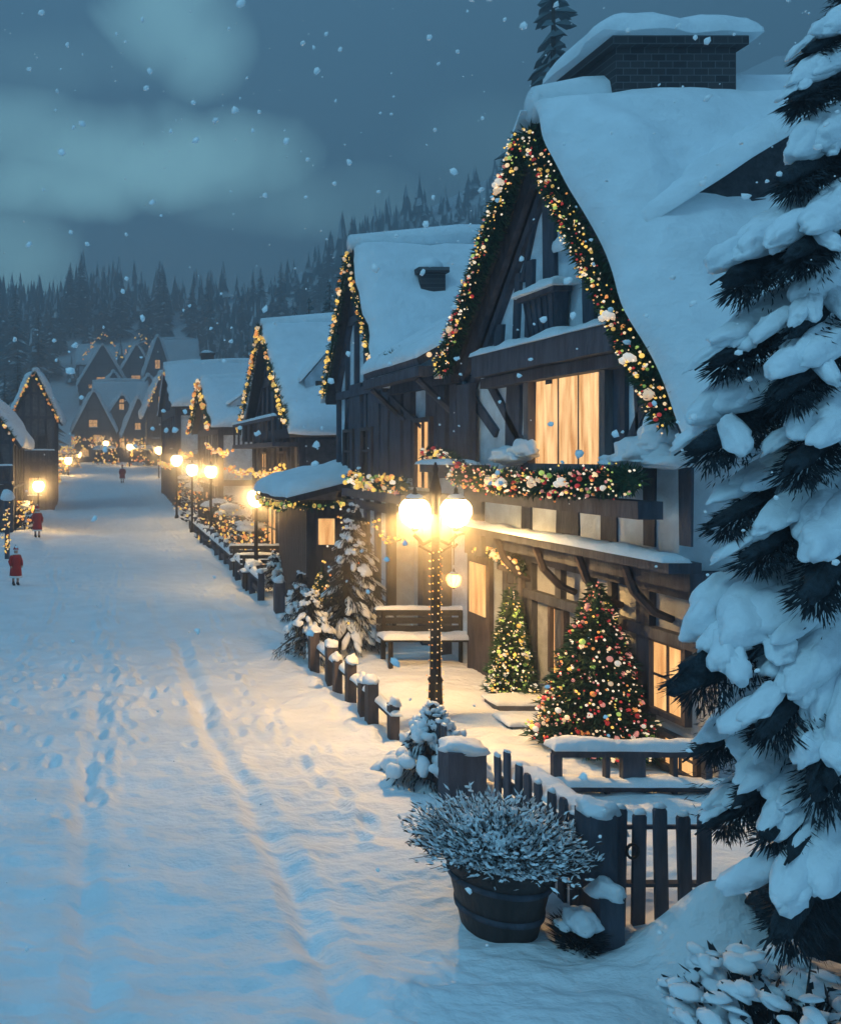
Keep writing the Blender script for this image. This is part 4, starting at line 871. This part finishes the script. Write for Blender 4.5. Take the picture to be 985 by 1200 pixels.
# decorated Christmas trees
def xmas(label, x, y, h, rb, nblade, nb, mix, nl=.13, br=(.02, .042), little=200, tilt=0):
    g = gz(x, y); t = thing('christmas_tree', label, 'christmas tree', (x, y, g)); m = MB(); m.tube([(x, y, g - .05), (x, y, g + h * .3)], .05, 8); m.build('trunk', BARK, t)
    m = MB(); m.lathe((x, y, g + .12), [(rb * .62, 0), (rb * .42, h * .3), (rb * .2, h * .62), (.01, h * .9)], 14)
    def rad(u): return rb * (1 - u) ** .85 * (1 + .10 * math.sin(u * 40)) + .015
    for i in range(nblade):
        u = 1 - math.sqrt(R.random()); a = R.uniform(0, 2 * PI); lump = 1 + .22 * nz((math.cos(a) * 2, math.sin(a) * 2, u * 7), 1.3); r = rad(u) * lump
        d = V((math.cos(a), math.sin(a), R.uniform(-.55, .35))); d += V((R.gauss(0, .3), R.gauss(0, .3), R.gauss(0, .2)))
        rr = r * R.uniform(.55, .92); m.blade((x + rr * math.cos(a), y + rr * math.sin(a), g + .1 + u * (h - .12)), d, nl * R.uniform(.6, 1.4) * (1.1 - .5 * u), .013)
    m.build('foliage', NEEDLE2, t)
    for i in range(nb):
        u = 1 - math.sqrt(R.random() * .97 + .02); a = R.uniform(PI * .75, PI * 1.95) if i < nb * .85 else R.uniform(0, 2 * PI); r = rad(u) * R.uniform(.96, 1.06)
        bauble(t, (x + r * math.cos(a), y + r * math.sin(a), g + .12 + u * (h - .15)), round(R.uniform(*br), 3), (BAUB_GLOW if R.random() < .65 else BULBM)[R.choice(mix)], R.random() < .45)
    m = MB()
    for i in range(little):
        u = 1 - math.sqrt(R.random()); a = R.uniform(0, 2 * PI); r = rad(u) * R.uniform(.9, 1.08); m.ball((x + r * math.cos(a), y + r * math.sin(a), g + .12 + u * (h - .15)), R.uniform(.009, .02), 1, R.choice(mix))
    tag(m.build('string_lights', BULBM, t), kind='stuff')
    return t
xmas('big Christmas tree with red, cream and gold baubles in front of the house wall', 6.62, 11.25, 2.25, .74, 11000, 100, (0, 0, 1, 1, 2, 3, 4, 4, 4, 5, 5, 6), little=900)
xmas('slender Christmas tree with pale yellow lights beside the porch door', 6.72, 13.75, 1.85, .34, 4500, 90, (0, 0, 1, 1, 2, 6, 6), br=(.018, .038), little=520)
xmas('small Christmas tree with yellow lights leaning on the brown cabin', 5.6, 21.0, 1.1, .3, 1500, 40, (2, 2, 0), nl=.1, br=(.025, .04), little=90)

# potted plant in the foreground
pp = thing('potted_plant', 'dark banded half barrel planter with frosted twiggy shrub in the foreground', 'planter', (3.46, 7.3, 0)); c = V((3.46, 7.3, gz(3.46, 7.3) - .05))
m = MB(); m.lathe(c, [(.28, 0), (.30, .02), (.41, .52), (.43, .58), (.445, .58), (.46, .67), (.41, .67), (.38, .56)], 36); m.build('pot', POT, pp, True)
for z, r in ((.18, .335), (.44, .392)):
    m = MB(); m.lathe(c, [(r - .005, z), (r + .016, z), (r + .022, z + .05), (r + .004, z + .05)], 36); m.build('band', TIMBER, pp, True)
m = MB()
m.lathe(c, [(.40, .655), (.47, .66), (.475, .68), (.44, .715), (.39, .70)], 48)
for v_ in m.v: v_.z += .018 * noise.noise(v_ * 9); v_.x += .012 * noise.noise(v_ * 7 + V((3, 0, 0)))
m.build('rim_snow', SNOW, pp, True)
m = MB(); m2 = MB()
for i in range(4200):
    a = R.uniform(0, 2 * PI); e = R.random() ** .5; d = V((math.cos(a) * e * 1.15, math.sin(a) * e, 1.0 - .72 * e)).normalized(); d += V((R.gauss(0, .14), R.gauss(0, .14), R.gauss(0, .1))); d.normalize()
    L = R.uniform(.26, .46) * (1 + .25 * e); p = c + V((math.cos(a) * .26 * e, math.sin(a) * .24 * e, .62))
    if i < 700: m.tube([p, p + d * L * .6, p + d * L + V((0, 0, -.03 * e))], [.006, .004, .002], 3, cap=False)
    q = p + d * L * R.uniform(.45, 1.02); dd = d + V((R.gauss(0, .5), R.gauss(0, .5), R.gauss(0, .4)))
    m.blade(q, dd, R.uniform(.04, .09), .008, 0)
    m2.blade(q + V((0, 0, .008)), dd + V((0, 0, .3)), R.uniform(.04, .09), .013)
    if i % 4 == 0: m2.blob(q + V((0, 0, .01)), (R.uniform(.012, .03), R.uniform(.012, .03), R.uniform(.008, .018)), None, 1, .3, seed=i)
for k in range(46):
    a = R.uniform(0, 2 * PI); e = R.random() ** .5; m2.blob(c + V((math.cos(a) * e * .5, math.sin(a) * e * .44, .62 + .36 * (1 - .75 * e * e))), (R.uniform(.05, .10), R.uniform(.05, .10), R.uniform(.03, .055)), Matrix.Rotation(R.uniform(0, 3), 3, 'Z'), 3, .45, 2.6, seed=k)
m.build('twigs', TWIG, pp)
tag(m2.build('frost', SNOW, pp, True))
sp2 = thing('snowy_bush', 'tiny dark bush holding one round lump of snow beside the barrel planter', 'bush', (3.98, 7.05, .1)); c = V((3.95, 6.95, gz(3.95, 6.95) - .02))
m = MB()
for k in range(900):
    a = R.uniform(0, 2 * PI); e = R.random() ** .5; d = V((math.cos(a) * e, math.sin(a) * e, 1.1 - .8 * e)); m.blade(c + V((d.x * .12, d.y * .12, R.uniform(0, .18))), d + V((R.gauss(0, .3), R.gauss(0, .3), 0)), R.uniform(.08, .17), .007)
m.build('leaves', NEEDLE, sp2); m = MB(); m.blob(c + V((-.02, -.06, .26)), (.14, .13, .12), None, 4, .25, flat=.7); m.blob(c + V((.1, .0, .22)), (.1, .1, .07), None, 3, .3); m.blob(c + V((-.13, .0, .2)), (.07, .08, .05), None, 3, .3); m.build('snow', SNOW, sp2, True)
st2 = thing('wooden_stump', 'short dark stump under a cap of snow against the gate post', 'stump', (4.12, 6.92, .1)); post(st2, 4.16, 6.95, .2, .42, .16, TIMBER, 'stump')

# tangled shrub at the lower right
def shrub(label, x, y, r, h, n, nsnow, g=None):
    g = gz(x, y) if g is None else g; t = thing('snowy_shrub', label, 'shrub', (x, y, g)); m = MB(); m2 = MB()
    for i in range(n):
        a = R.uniform(0, 2 * PI); e = R.random() ** .5; d = V((math.cos(a) * e, math.sin(a) * e, 1.05 - .6 * e)).normalized(); L = h * R.uniform(.6, 1.1)
        p = V((x + math.cos(a) * r * .25, y + math.sin(a) * r * .25, g)); q = p + d * L * (1 + (r / h - 1) * e)
        if i % 4 == 0: m.tube([p, p.lerp(q, .6) + V((0, 0, .05)), q], [.012, .008, .003], 4, cap=False)
        for k in range(3):
            s = p.lerp(q, R.uniform(.4, 1)); m.blade(s, d + V((R.gauss(0, .7), R.gauss(0, .7), R.gauss(0, .5))), R.uniform(.06, .13), .02)
        if i < nsnow: m2.blob(q + V((0, 0, -.02)), (R.uniform(.04, .10), R.uniform(.04, .10), R.uniform(.025, .06)), Matrix.Rotation(R.uniform(0, 3), 3, 'Z') @ Matrix.Rotation(R.uniform(-.5, .5), 3, 'X'), 2, .3, seed=i)
    m.build('leaves', NEEDLE, t); m2.build('snow', SNOW, t, True); return t
shrub('tangled dark shrub with leaf sized clumps of snow at the lower right corner', 4.5, 5.5, .6, .66, 520, 330)

# ================================================================== lights and bushes farther along the street
def lightbush(label, x, y, r, h, nl, br=.05, group='bushes hung with lights along the street', mis=(2, 2, 3, 0)):
    g = gz(x, y); t = thing('lit_bush', label, 'bush', (x, y, g), 0, group); m = MB()
    for i in range(int(420 * r)):
        a = R.uniform(0, 2 * PI); e = R.random() ** .5; z = R.random(); q = V((x + math.cos(a) * e * r * (1 - .5 * z), y + math.sin(a) * e * r * (1 - .5 * z), g + z * h)); m.blade(q, V((math.cos(a), math.sin(a), .4)), .3, .05)
    m.build('leaves', NEEDLE, t); m = MB()
    for i in range(nl):
        a = R.uniform(PI, 2 * PI); z = R.random(); rr = r * (1 - .45 * z); m.ball((x + math.cos(a) * rr, y + math.sin(a) * rr, g + z * h), br * R.uniform(.6, 1.2), 1, R.choice(mis))
    tag(m.build('string_lights', BULBM, t), kind='stuff'); m = MB()
    for k in range(4): m.blob((x + R.uniform(-.5, .5) * r, y + R.uniform(-.5, .5) * r, g + h * R.uniform(.75, .95)), (r * .5, r * .5, h * .12), sub=2, seed=k)
    m.build('snow', SNOW, t, True); return t
for x, y, r, h, n, lab in ((5.6, 30.5, .8, 1.6, 70, 'lit bush below the cabin lamp'), (5.7, 36, .9, 1.8, 90, 'lit bush between the second lamp and the dark gable'), (6.0, 41, 1, 2, 90, 'lit bush under the second lamp'), (6.2, 50, 1.1, 2.2, 90, 'lit bush beneath the third lamp'),
                           (6.6, 58, 1.2, 2.2, 80, 'lit bush by the farthest lamp'), (7.5, 74, 1.6, 2.6, 60, 'lit bush where the street widens'), (9.5, 95, 1.8, 3.2, 50, 'lit bush below the dark corner house'), (6.5, 118, 2, 3.0, 50, 'lit bush at the centre of the street end'), (1.8, 122, 2, 2.6, 50, 'lit bush left of centre at the street end'),
                           (-4.2, 72, 1.2, 1.6, 60, 'lit bush behind the left lamp'), (-4.4, 84, 1.3, 1.8, 60, 'lit hedge bush farther up the left side'), (-4.2, 98, 1.5, 2.2, 60, 'lit hedge bush near the left street end'), (-3.3, 112, 1.6, 2.4, 60, 'lit hedge bush at the left street end'), (-3.7, 46, .7, 1.5, 60, 'lit bush around the left lamp post')):
    lightbush(lab, x, y, r, h, n, .03 + y * .0009)
def string(label, pts, n, r, sp=.05, sag=.2, mis=(2, 2, 0, 3)):
    t = thing('light_string', label, 'string lights', pts[0], 0, 'strings of warm lights along the house fronts'); m = MB(); cur = []
    for a, b in zip(pts, pts[1:]):
        for k in range(9): u = k / 8; q = V(a).lerp(V(b), u); q.z -= sag * 4 * u * (1 - u); cur.append(q)
    m.tube(cur, .012, 4); m.build('wire', IRON, t); m = MB(); lights_along(m, pts, n, sp, r, mis, sag); tag(m.build('string_lights', BULBM, t), kind='stuff'); return t
string('dense yellow light string along the ledge beneath the dark gable', [(5.7, 36, 3.55), (5.7, 31, 3.5), (5.6, 26, 3.6), (5.6, 24.9, 3.7)], 170, .045, .07)
string('yellow light string on the front of the small gabled house', [(5.7, 50.5, 3.4), (5.7, 42, 3.2)], 80, .07, .1)
string('light string on the eaves above the third lamp', [(5.6, 42, 4.6), (5.8, 36.5, 4.2)], 60, .06, .08)
string('light string across the tall dark house at the street end', [(5.5, 72, 3.6), (5.5, 60, 3.4)], 70, .09, .12)
string('light string across the shop fronts at the street end', [(-2, 128, 5.5), (4, 130, 6.2), (10, 128, 7)], 70, .16, .3)
string('light string along the shop front of the broad gable at the street end', [(-4, 148, 7.2), (3, 148, 7.0)], 50, .17, .25)
string('light string on the gables of the upper row', [(-3, 186, 25), (2, 188.5, 31.5), (6, 188, 25.5), (10, 188, 31.5), (14, 188, 25.5)], 60, .2, .25, 0)
string('light string on the pointed house at the street end corner', [(7.4, 119, 11), (9.6, 119, 15.8), (11.8, 119, 11)], 40, .13, .15, 0)
string('light string on the low snow roofs above the third lamp', [(6.0, 52, 4.2), (6.0, 60, 4.4)], 50, .08, .1)
string('light string sagging over the far left pavement', [(-3.9, 66, 3.5), (-3.8, 90, 4.6), (-2.5, 120, 6)], 90, .1, .2)
string('little light string twisted on the porch wall left of the twin lamp', [(6.2, 19, 2.6), (6.3, 17.5, 2.3)], 26, .03, .05)

# ================================================================== people
def person(label, x, y, h, coat, face=PI, hat=RED, coatlen=.62, base=False):
    g = gz(x, y); t = thing('person', label, 'person', (x, y, g), face)
    if base:
        m = MB(); m.lathe((0, 0, -.1), [(h * .2, 0), (h * .2, .12), (h * .17, .16)], 14); m.build('pedestal', STONE, t, local=True)
    z = .06 if base else 0
    # one continuous body grown over a joint skeleton
    J = [(0, 0, .50), (0, 0, .62), (0, 0, .76), (0, 0, .82), (0, -.005, .87), (0, -.012, .93), (0, -.005, .985),
         (.055, 0, .48), (.06, -.01, .27), (.06, .01, .05), (.06, -.05, .02), (-.055, 0, .48), (-.06, .02, .27), (-.06, .03, .05), (-.06, -.03, .02),
         (.11, 0, .79), (.16, .01, .64), (.15, -.06, .52), (.145, -.08, .47), (-.11, 0, .79), (-.16, .01, .64), (-.15, -.06, .52), (-.145, -.08, .47)]
    E = [(0, 1), (1, 2), (2, 3), (3, 4), (4, 5), (5, 6), (0, 7), (7, 8), (8, 9), (9, 10), (0, 11), (11, 12), (12, 13), (13, 14), (2, 15), (15, 16), (16, 17), (17, 18), (2, 19), (19, 20), (20, 21), (21, 22)]
    rad = [.085, .085, .09, .04, .05, .062, .035, .06, .042, .03, .022, .06, .042, .03, .022, .042, .034, .024, .018, .042, .034, .024, .018]
    me = bpy.data.meshes.new('body'); me.from_pydata([V(p) * h + V((0, 0, z)) for p in J], E, []); me.materials.append(SKIN); o = bpy.data.objects.new('body', me); COL.objects.link(o); o.parent = t
    sm = o.modifiers.new('skin', 'SKIN'); sm.use_smooth_shade = True
    for i, v in enumerate(me.skin_vertices[0].data): v.radius = (rad[i] * h, rad[i] * h); v.use_root = (i == 0)
    o.modifiers.new('sub', 'SUBSURF').levels = 1; o.modifiers['sub'].render_levels = 2
    m = MB(); m.lathe((0, 0, z), [(h * .17, h * (.84 - coatlen)), (h * .15, h * .45), (h * .125, h * .58), (h * .14, h * .74), (h * .10, h * .81), (h * .055, h * .84)], 16)
    for sx in (-1, 1): m.tube([V((sx * .10, 0, .79)) * h + V((0, 0, z)), V((sx * .165, .01, .64)) * h + V((0, 0, z)), V((sx * .153, -.06, .53)) * h + V((0, 0, z))], [h * .055, h * .05, h * .04], 8)
    co = m.build('coat', coat, t, True, local=True)
    m = MB(); m.lathe((0, 0, z), [(h * .178, h * (.84 - coatlen) - .01), (h * .185, h * (.84 - coatlen) + .02 * h), (h * .175, h * (.84 - coatlen) + .045 * h)], 16); m.lathe((0, 0, z), [(h * .06, h * .80), (h * .085, h * .83), (h * .06, h * .86)], 14); m.build('fur_trim', WHITEFUR, co, True, local=True)
    for sx in (-1, 1):
        m = MB(); m.tube([V((sx * .06, .0, .26)) * h + V((0, 0, z)), V((sx * .06, .015, .05)) * h + V((0, 0, z)), V((sx * .06, -.05, .022)) * h + V((0, 0, z))], [h * .05, h * .045, h * .035], 8); m.build('boot', DARKCLOTH, t, True, local=True)
    m = MB(); m.lathe((0, -.008 * h, z + h * .945), [(h * .072, 0), (h * .074, h * .02), (h * .05, h * .07), (h * .015, h * .12)], 14); ho = m.build('hat', hat, t, True, local=True); m = MB(); m.ball((0, 0, z + h * 1.075), h * .028, 2); m.lathe((0, -.008 * h, z + h * .935), [(h * .07, 0), (h * .083, h * .012), (h * .072, h * .03)], 14); m.build('hat_trim', WHITEFUR, ho, True, local=True)
    return t
Y = 26; person('short figure in red suit with white fur trim at the left edge', -2.4, 26.2, 1.15, RED, .5)
person('walker in a long red coat under the left street lamp', -2.75, 41.5, 1.45, RED, .3)
person('distant walker in red coat alone in the middle of the far street', 2.9, 87, 1.75, RED, PI)

# ================================================================== forest
def far_fir_proto(h, rb, seed, snowf):
    rr = random.Random(seed); t = thing('fir_tree', 'x', 'tree', (0, 0, 0)); m = MB(); m.tube([(0, 0, -1), (0, 0, h * .5), (0, 0, h * .98)], [h * .02, h * .012, .02], 6); m.build('trunk', BARK, t, local=True)
    m = MB(); nt = int(h * 2.2)
    for k in range(nt):
        u = k / nt; z = h * (.1 + .9 * u); r = rb * (1 - u) ** .9 * rr.uniform(.75, 1.15) + .08; nb = max(5, int(13 * (1 - u * .6)))
        for b_ in range(nb):
            a = rr.uniform(0, 2 * PI); L = r * rr.uniform(.55, 1.15); w_ = L * .22 + .06; d = V((math.cos(a), math.sin(a), 0)); s = V((-d.y, d.x, 0)); dz = -L * rr.uniform(.25, .5); p = V((0, 0, z))
            sn_ = 1 if rr.random() < snowf else 0
            m.add([p, p + d * L * .6 + s * w_ + V((0, 0, dz * .5 - .1)), p + d * L + V((0, 0, dz)), p + d * L * .6 - s * w_ + V((0, 0, dz * .5 - .1)), p + d * L * .55 + V((0, 0, dz * .35 + .12))], [(0, 1, 4), (1, 2, 4), (2, 3, 4), (3, 0, 4), (0, 3, 2, 1)], sn_)
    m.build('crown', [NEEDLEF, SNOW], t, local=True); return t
protos = [far_fir_proto(13, 3.2, 1, .10), far_fir_proto(17, 3.6, 2, .08), far_fir_proto(10, 2.8, 3, .14), far_fir_proto(20, 4.0, 4, .06)]
spots = []
def fir(px, py_top, Y, k, label, group=None):
    X_ = (px - 110) * Y / 1000; z = CH - (py_top - 535) * Y / 1000; g = gz(X_, Y); hh = (13, 17, 10, 20)[k]; s = max(.35, (z - g) / hh)
    spots.append((X_, Y, g, s, k, label, group))
GF = 'hazy firs on the wooded slopes'
named = [(648, -70, 34, 3, 'tall dark fir rising behind the large gabled house'), (386, 318, 58, 3, 'tall fir right behind the light edged gable'), (345, 352, 75, 1, 'pale frosted fir left of the light edged gable'),
         (362, 340, 68, 0, 'slim fir between the frosted fir and the light edged gable'), (95, 292, 235, 3, 'large pale fir standing out over the upper row of houses'), (187, 302, 240, 1, 'second pale fir over the upper row of houses'),
         (18, 330, 180, 3, 'dark fir at the left edge of the wooded slope'), (45, 362, 150, 1, 'broad snowy fir above the narrow lit gable'), (318, 375, 95, 0, 'low fir behind the dark wrapped gable'), (290, 392, 110, 2, 'bushy fir above the long snow roof')]
for px, py, Y, k, lab in named: fir(px, py, Y, k, lab)
for i in range(70):
    Y = R.uniform(206, 250); px = R.uniform(-10, 420); X_ = (px - 110) * Y / 1000; g = gz(X_, Y)
    spots.append((X_, Y, g, R.uniform(.6, 1.1), R.randrange(4), 'dim fir among many on the wooded hillside behind the village', GF))
for i in range(40):
    Y = R.uniform(130, 220); px = R.uniform(400, 640); X_ = (px - 110) * Y / 1000; g = gz(X_, Y)
    spots.append((X_, Y, g, R.uniform(.5, .9), R.randrange(4), 'dim fir on the steep mountainside behind the large gabled house', 'firs on the mountainside'))
for i in range(26):
    Y = R.uniform(95, 170); px = R.uniform(-25, 75); X_ = (px - 110) * Y / 1000; g = gz(X_, Y)
    spots.append((X_, Y, g, R.uniform(.45, .8), R.randrange(4), 'dark snowy fir crowding behind the left houses', 'firs behind the left houses'))
wood = MB(); rw = random.Random(3)
for i in range(3000):
    Y = rw.uniform(165, 258); px = rw.uniform(-40, 760); X_ = (px - 110) * Y / 1000
    if Y < 205 and px < 330: continue
    g = hill(X_, Y); cl = noise.noise(V((X_ * .03, Y * .03, 5)))
    if cl < rw.uniform(-.4, .45): continue
    hh = rw.uniform(4, 8.5) * (1.0 + .8 * cl) * (1.6 if rw.random() < .10 else 1); rb = hh * .24; n = 7
    for k in range(5):
        z0 = g + hh * (.08 + .17 * k); r = rb * (1 - k / 5.4); zt = z0 + hh * .36
        ring = [V((X_ + r * rw.uniform(.65, 1.2) * math.cos(2 * PI * q / n + k), Y + r * rw.uniform(.65, 1.2) * math.sin(2 * PI * q / n + k), z0 - rw.uniform(0, hh * .05))) for q in range(n)]
        o_ = len(wood.v); wood.v += ring + [V((X_, Y, zt))]
        for q in range(n): wood.f.append((o_ + q, o_ + (q + 1) % n, o_ + n)); wood.m.append(1 if rw.random() < .28 else 0)
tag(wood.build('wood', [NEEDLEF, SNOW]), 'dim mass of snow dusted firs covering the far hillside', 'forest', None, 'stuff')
used = set()
for X_, Y, g, s, k, lab, gr in spots:
    if k not in used: o = protos[k]; used.add(k); o.location = (X_, Y, g - .3); o.scale = (s, s, s); o.rotation_euler.z = R.uniform(0, 6); o['label'] = lab; (gr and o.__setitem__('group', gr))
    else:
        o = dup(protos[k], (X_, Y, g - .3), R.uniform(0, 6), lab, s)
        if gr: o['group'] = gr
        elif 'group' in o: del o['group']

# ================================================================== falling snow
m = MB(); Q = random.Random(77)
for i in range(520):
    Y = Q.uniform(2.2, 22) if i > 260 else Q.uniform(2.5, 7); px = Q.uniform(-30, 1000); py = Q.uniform(-20, 1150) if Q.random() < .35 else Q.uniform(-20, 560)
    p = at(px, py, Y)
    if p.z < .6: continue
    spx = Q.choice((1.4, 1.9, 2.4, 2.8, 3.6, 4.6)) if i < 260 else Q.uniform(.6, 1.3)
    r = min(.03, spx * Y / 1000); m.blob(p, (r, r, r * Q.uniform(.7, 1.3)), Matrix.Rotation(Q.uniform(0, 3), 3, 'Y'), 1, .7, 1.6, 1.0, seed=i)
FL_ = mat('falling flakes', (.95, .96, .97), .5, .02, 3)
FL_.node_tree.nodes['Principled BSDF'].inputs['Sheen Weight'].default_value = 1
tag(m.build('falling_snow', FL_, None, True), 'white snowflakes drifting down through the night air', 'falling snow', None, 'stuff')

# ================================================================== haze, sky, moonlight
hz = MB(); hz.box((-250, -36, -4), (250, 266, 150)); ho = hz.build('haze', [])
hm = bpy.data.materials.new('haze'); hm.use_nodes = True; nt = hm.node_tree; nt.nodes.remove(nt.nodes['Principled BSDF'])
pv = nt.nodes.new('ShaderNodeVolumePrincipled'); pv.inputs['Color'].default_value = (.80, .90, 1, 1); pv.inputs['Density'].default_value = .006; pv.inputs['Anisotropy'].default_value = .2
nt.links.new(pv.outputs[0], nt.nodes['Material Output'].inputs['Volume']); ho.data.materials.append(hm); tag(ho, 'blue night haze in the valley', 'haze', None, 'stuff')

wd_ = bpy.data.worlds.new('World'); scene.world = wd_; wd_.use_nodes = True; nt = wd_.node_tree; N = nt.nodes; Lk = nt.links; bg = N['Background']
SUN_EL, SUN_AZ = math.radians(46), math.radians(244)     # moon high, behind and left of the camera
sky = N.new('ShaderNodeTexSky'); sky.sky_type = 'NISHITA'; sky.sun_disc = False; sky.sun_elevation = SUN_EL; sky.sun_rotation = SUN_AZ
tc = N.new('ShaderNodeTexCoord'); sep = N.new('ShaderNodeSeparateXYZ'); Lk.new(tc.outputs['Generated'], sep.inputs[0])
def M_(op, a, b=None, c=None):
    n = N.new('ShaderNodeMath'); n.operation = op
    for i, x in enumerate((a, b, c)):
        if x is None: continue
        if isinstance(x, (int, float)): n.inputs[i].default_value = x
        else: Lk.new(x, n.inputs[i])
    return n.outputs[0]
yy = M_('MAXIMUM', M_('ABSOLUTE', sep.outputs[1]), .05); u = M_('DIVIDE', sep.outputs[0], yy); v = M_('DIVIDE', sep.outputs[2], yy)
nzn = N.new('ShaderNodeTexNoise'); nzn.inputs['Scale'].default_value = 7; nzn.inputs['Detail'].default_value = 6; nzn.inputs['Distortion'].default_value = .4; Lk.new(tc.outputs['Generated'], nzn.inputs['Vector'])
dn = M_('MULTIPLY', M_('SUBTRACT', nzn.outputs['Fac'], .5), 3.0)
tot = None
for px, py, a, b_, k in ((185, 10, 70, 70, .95), (235, 45, 55, 60, .7), (110, 175, 120, 55, .8), (205, 190, 100, 48, 1.0), (285, 190, 80, 52, .85), (60, 215, 110, 40, .8), (20, 150, 90, 45, .6), (20, 300, 70, 60, .6), (330, 235, 110, 40, .35), (420, 235, 80, 40, .25), (610, 180, 120, 60, .15), (90, 70, 110, 40, .2)):
    e = M_('ADD', M_('POWER', M_('DIVIDE', M_('SUBTRACT', u, (px - 110) / 1000), a / 1000), 2), M_('POWER', M_('DIVIDE', M_('SUBTRACT', v, (535 - py) / 1000), b_ / 1000), 2))
    f = M_('MULTIPLY', M_('MAXIMUM', M_('SUBTRACT', 1, M_('MULTIPLY', M_('ADD', e, dn), .62)), 0), k)
    tot = f if tot is None else M_('MAXIMUM', tot, f)
tot = M_('SMOOTH_MIN', tot, 1, .3)
mix = N.new('ShaderNodeMix'); mix.data_type = 'RGBA'; Lk.new(tot, mix.inputs['Factor'])
mix.inputs['A'].default_value = (.10, .25, .385, 1); mix.inputs['B'].default_value = (.50, 1.1, 1.3, 1)
# the physical sky, dimmed to moonlight, brightens the dome towards the zenith
dim = N.new('ShaderNodeMix'); dim.data_type = 'RGBA'; dim.blend_type = 'MULTIPLY'; dim.inputs['Factor'].default_value = 1; Lk.new(sky.outputs[0], dim.inputs['A']); dim.inputs['B'].default_value = (.10, .17, .2, 1)
zen = M_('MULTIPLY', M_('MAXIMUM', M_('SUBTRACT', sep.outputs[2], .5), 0), 1.4)
ad = N.new('ShaderNodeMix'); ad.data_type = 'RGBA'; ad.blend_type = 'ADD'; Lk.new(zen, ad.inputs['Factor']); Lk.new(mix.outputs['Result'], ad.inputs['A']); Lk.new(dim.outputs['Result'], ad.inputs['B'])
ml = N.new('ShaderNodeVectorMath'); ml.operation = 'SCALE'; ml.inputs['Scale'].default_value = 10; Lk.new(ad.outputs['Result'], ml.inputs[0])
Lk.new(ml.outputs[0], bg.inputs['Color']); bg.inputs['Strength'].default_value = .1
sl = bpy.data.lights.new('moon', 'SUN'); sl.energy = 1.05; sl.angle = math.radians(14); sl.color = (.31, .76, 1.0); so = bpy.data.objects.new('moon', sl); COL.objects.link(so)
dirv = V((math.sin(SUN_AZ) * math.cos(SUN_EL), math.cos(SUN_AZ) * math.cos(SUN_EL), math.sin(SUN_EL))); so.rotation_euler = dirv.to_track_quat('Z', 'Y').to_euler()

# ------------------------------------------------------------------ render settings
scene.render.engine = 'CYCLES'; cy = scene.cycles
cy.use_denoising = True; cy.max_bounces = 6; cy.diffuse_bounces = 3; cy.volume_bounces = 0; cy.transparent_max_bounces = 8; cy.sample_clamp_indirect = 4
cy.use_light_tree = True
vs_ = scene.view_settings; vs_.view_transform = 'Standard'; vs_.look = 'None'; vs_.exposure = .2; vs_.gamma = 1
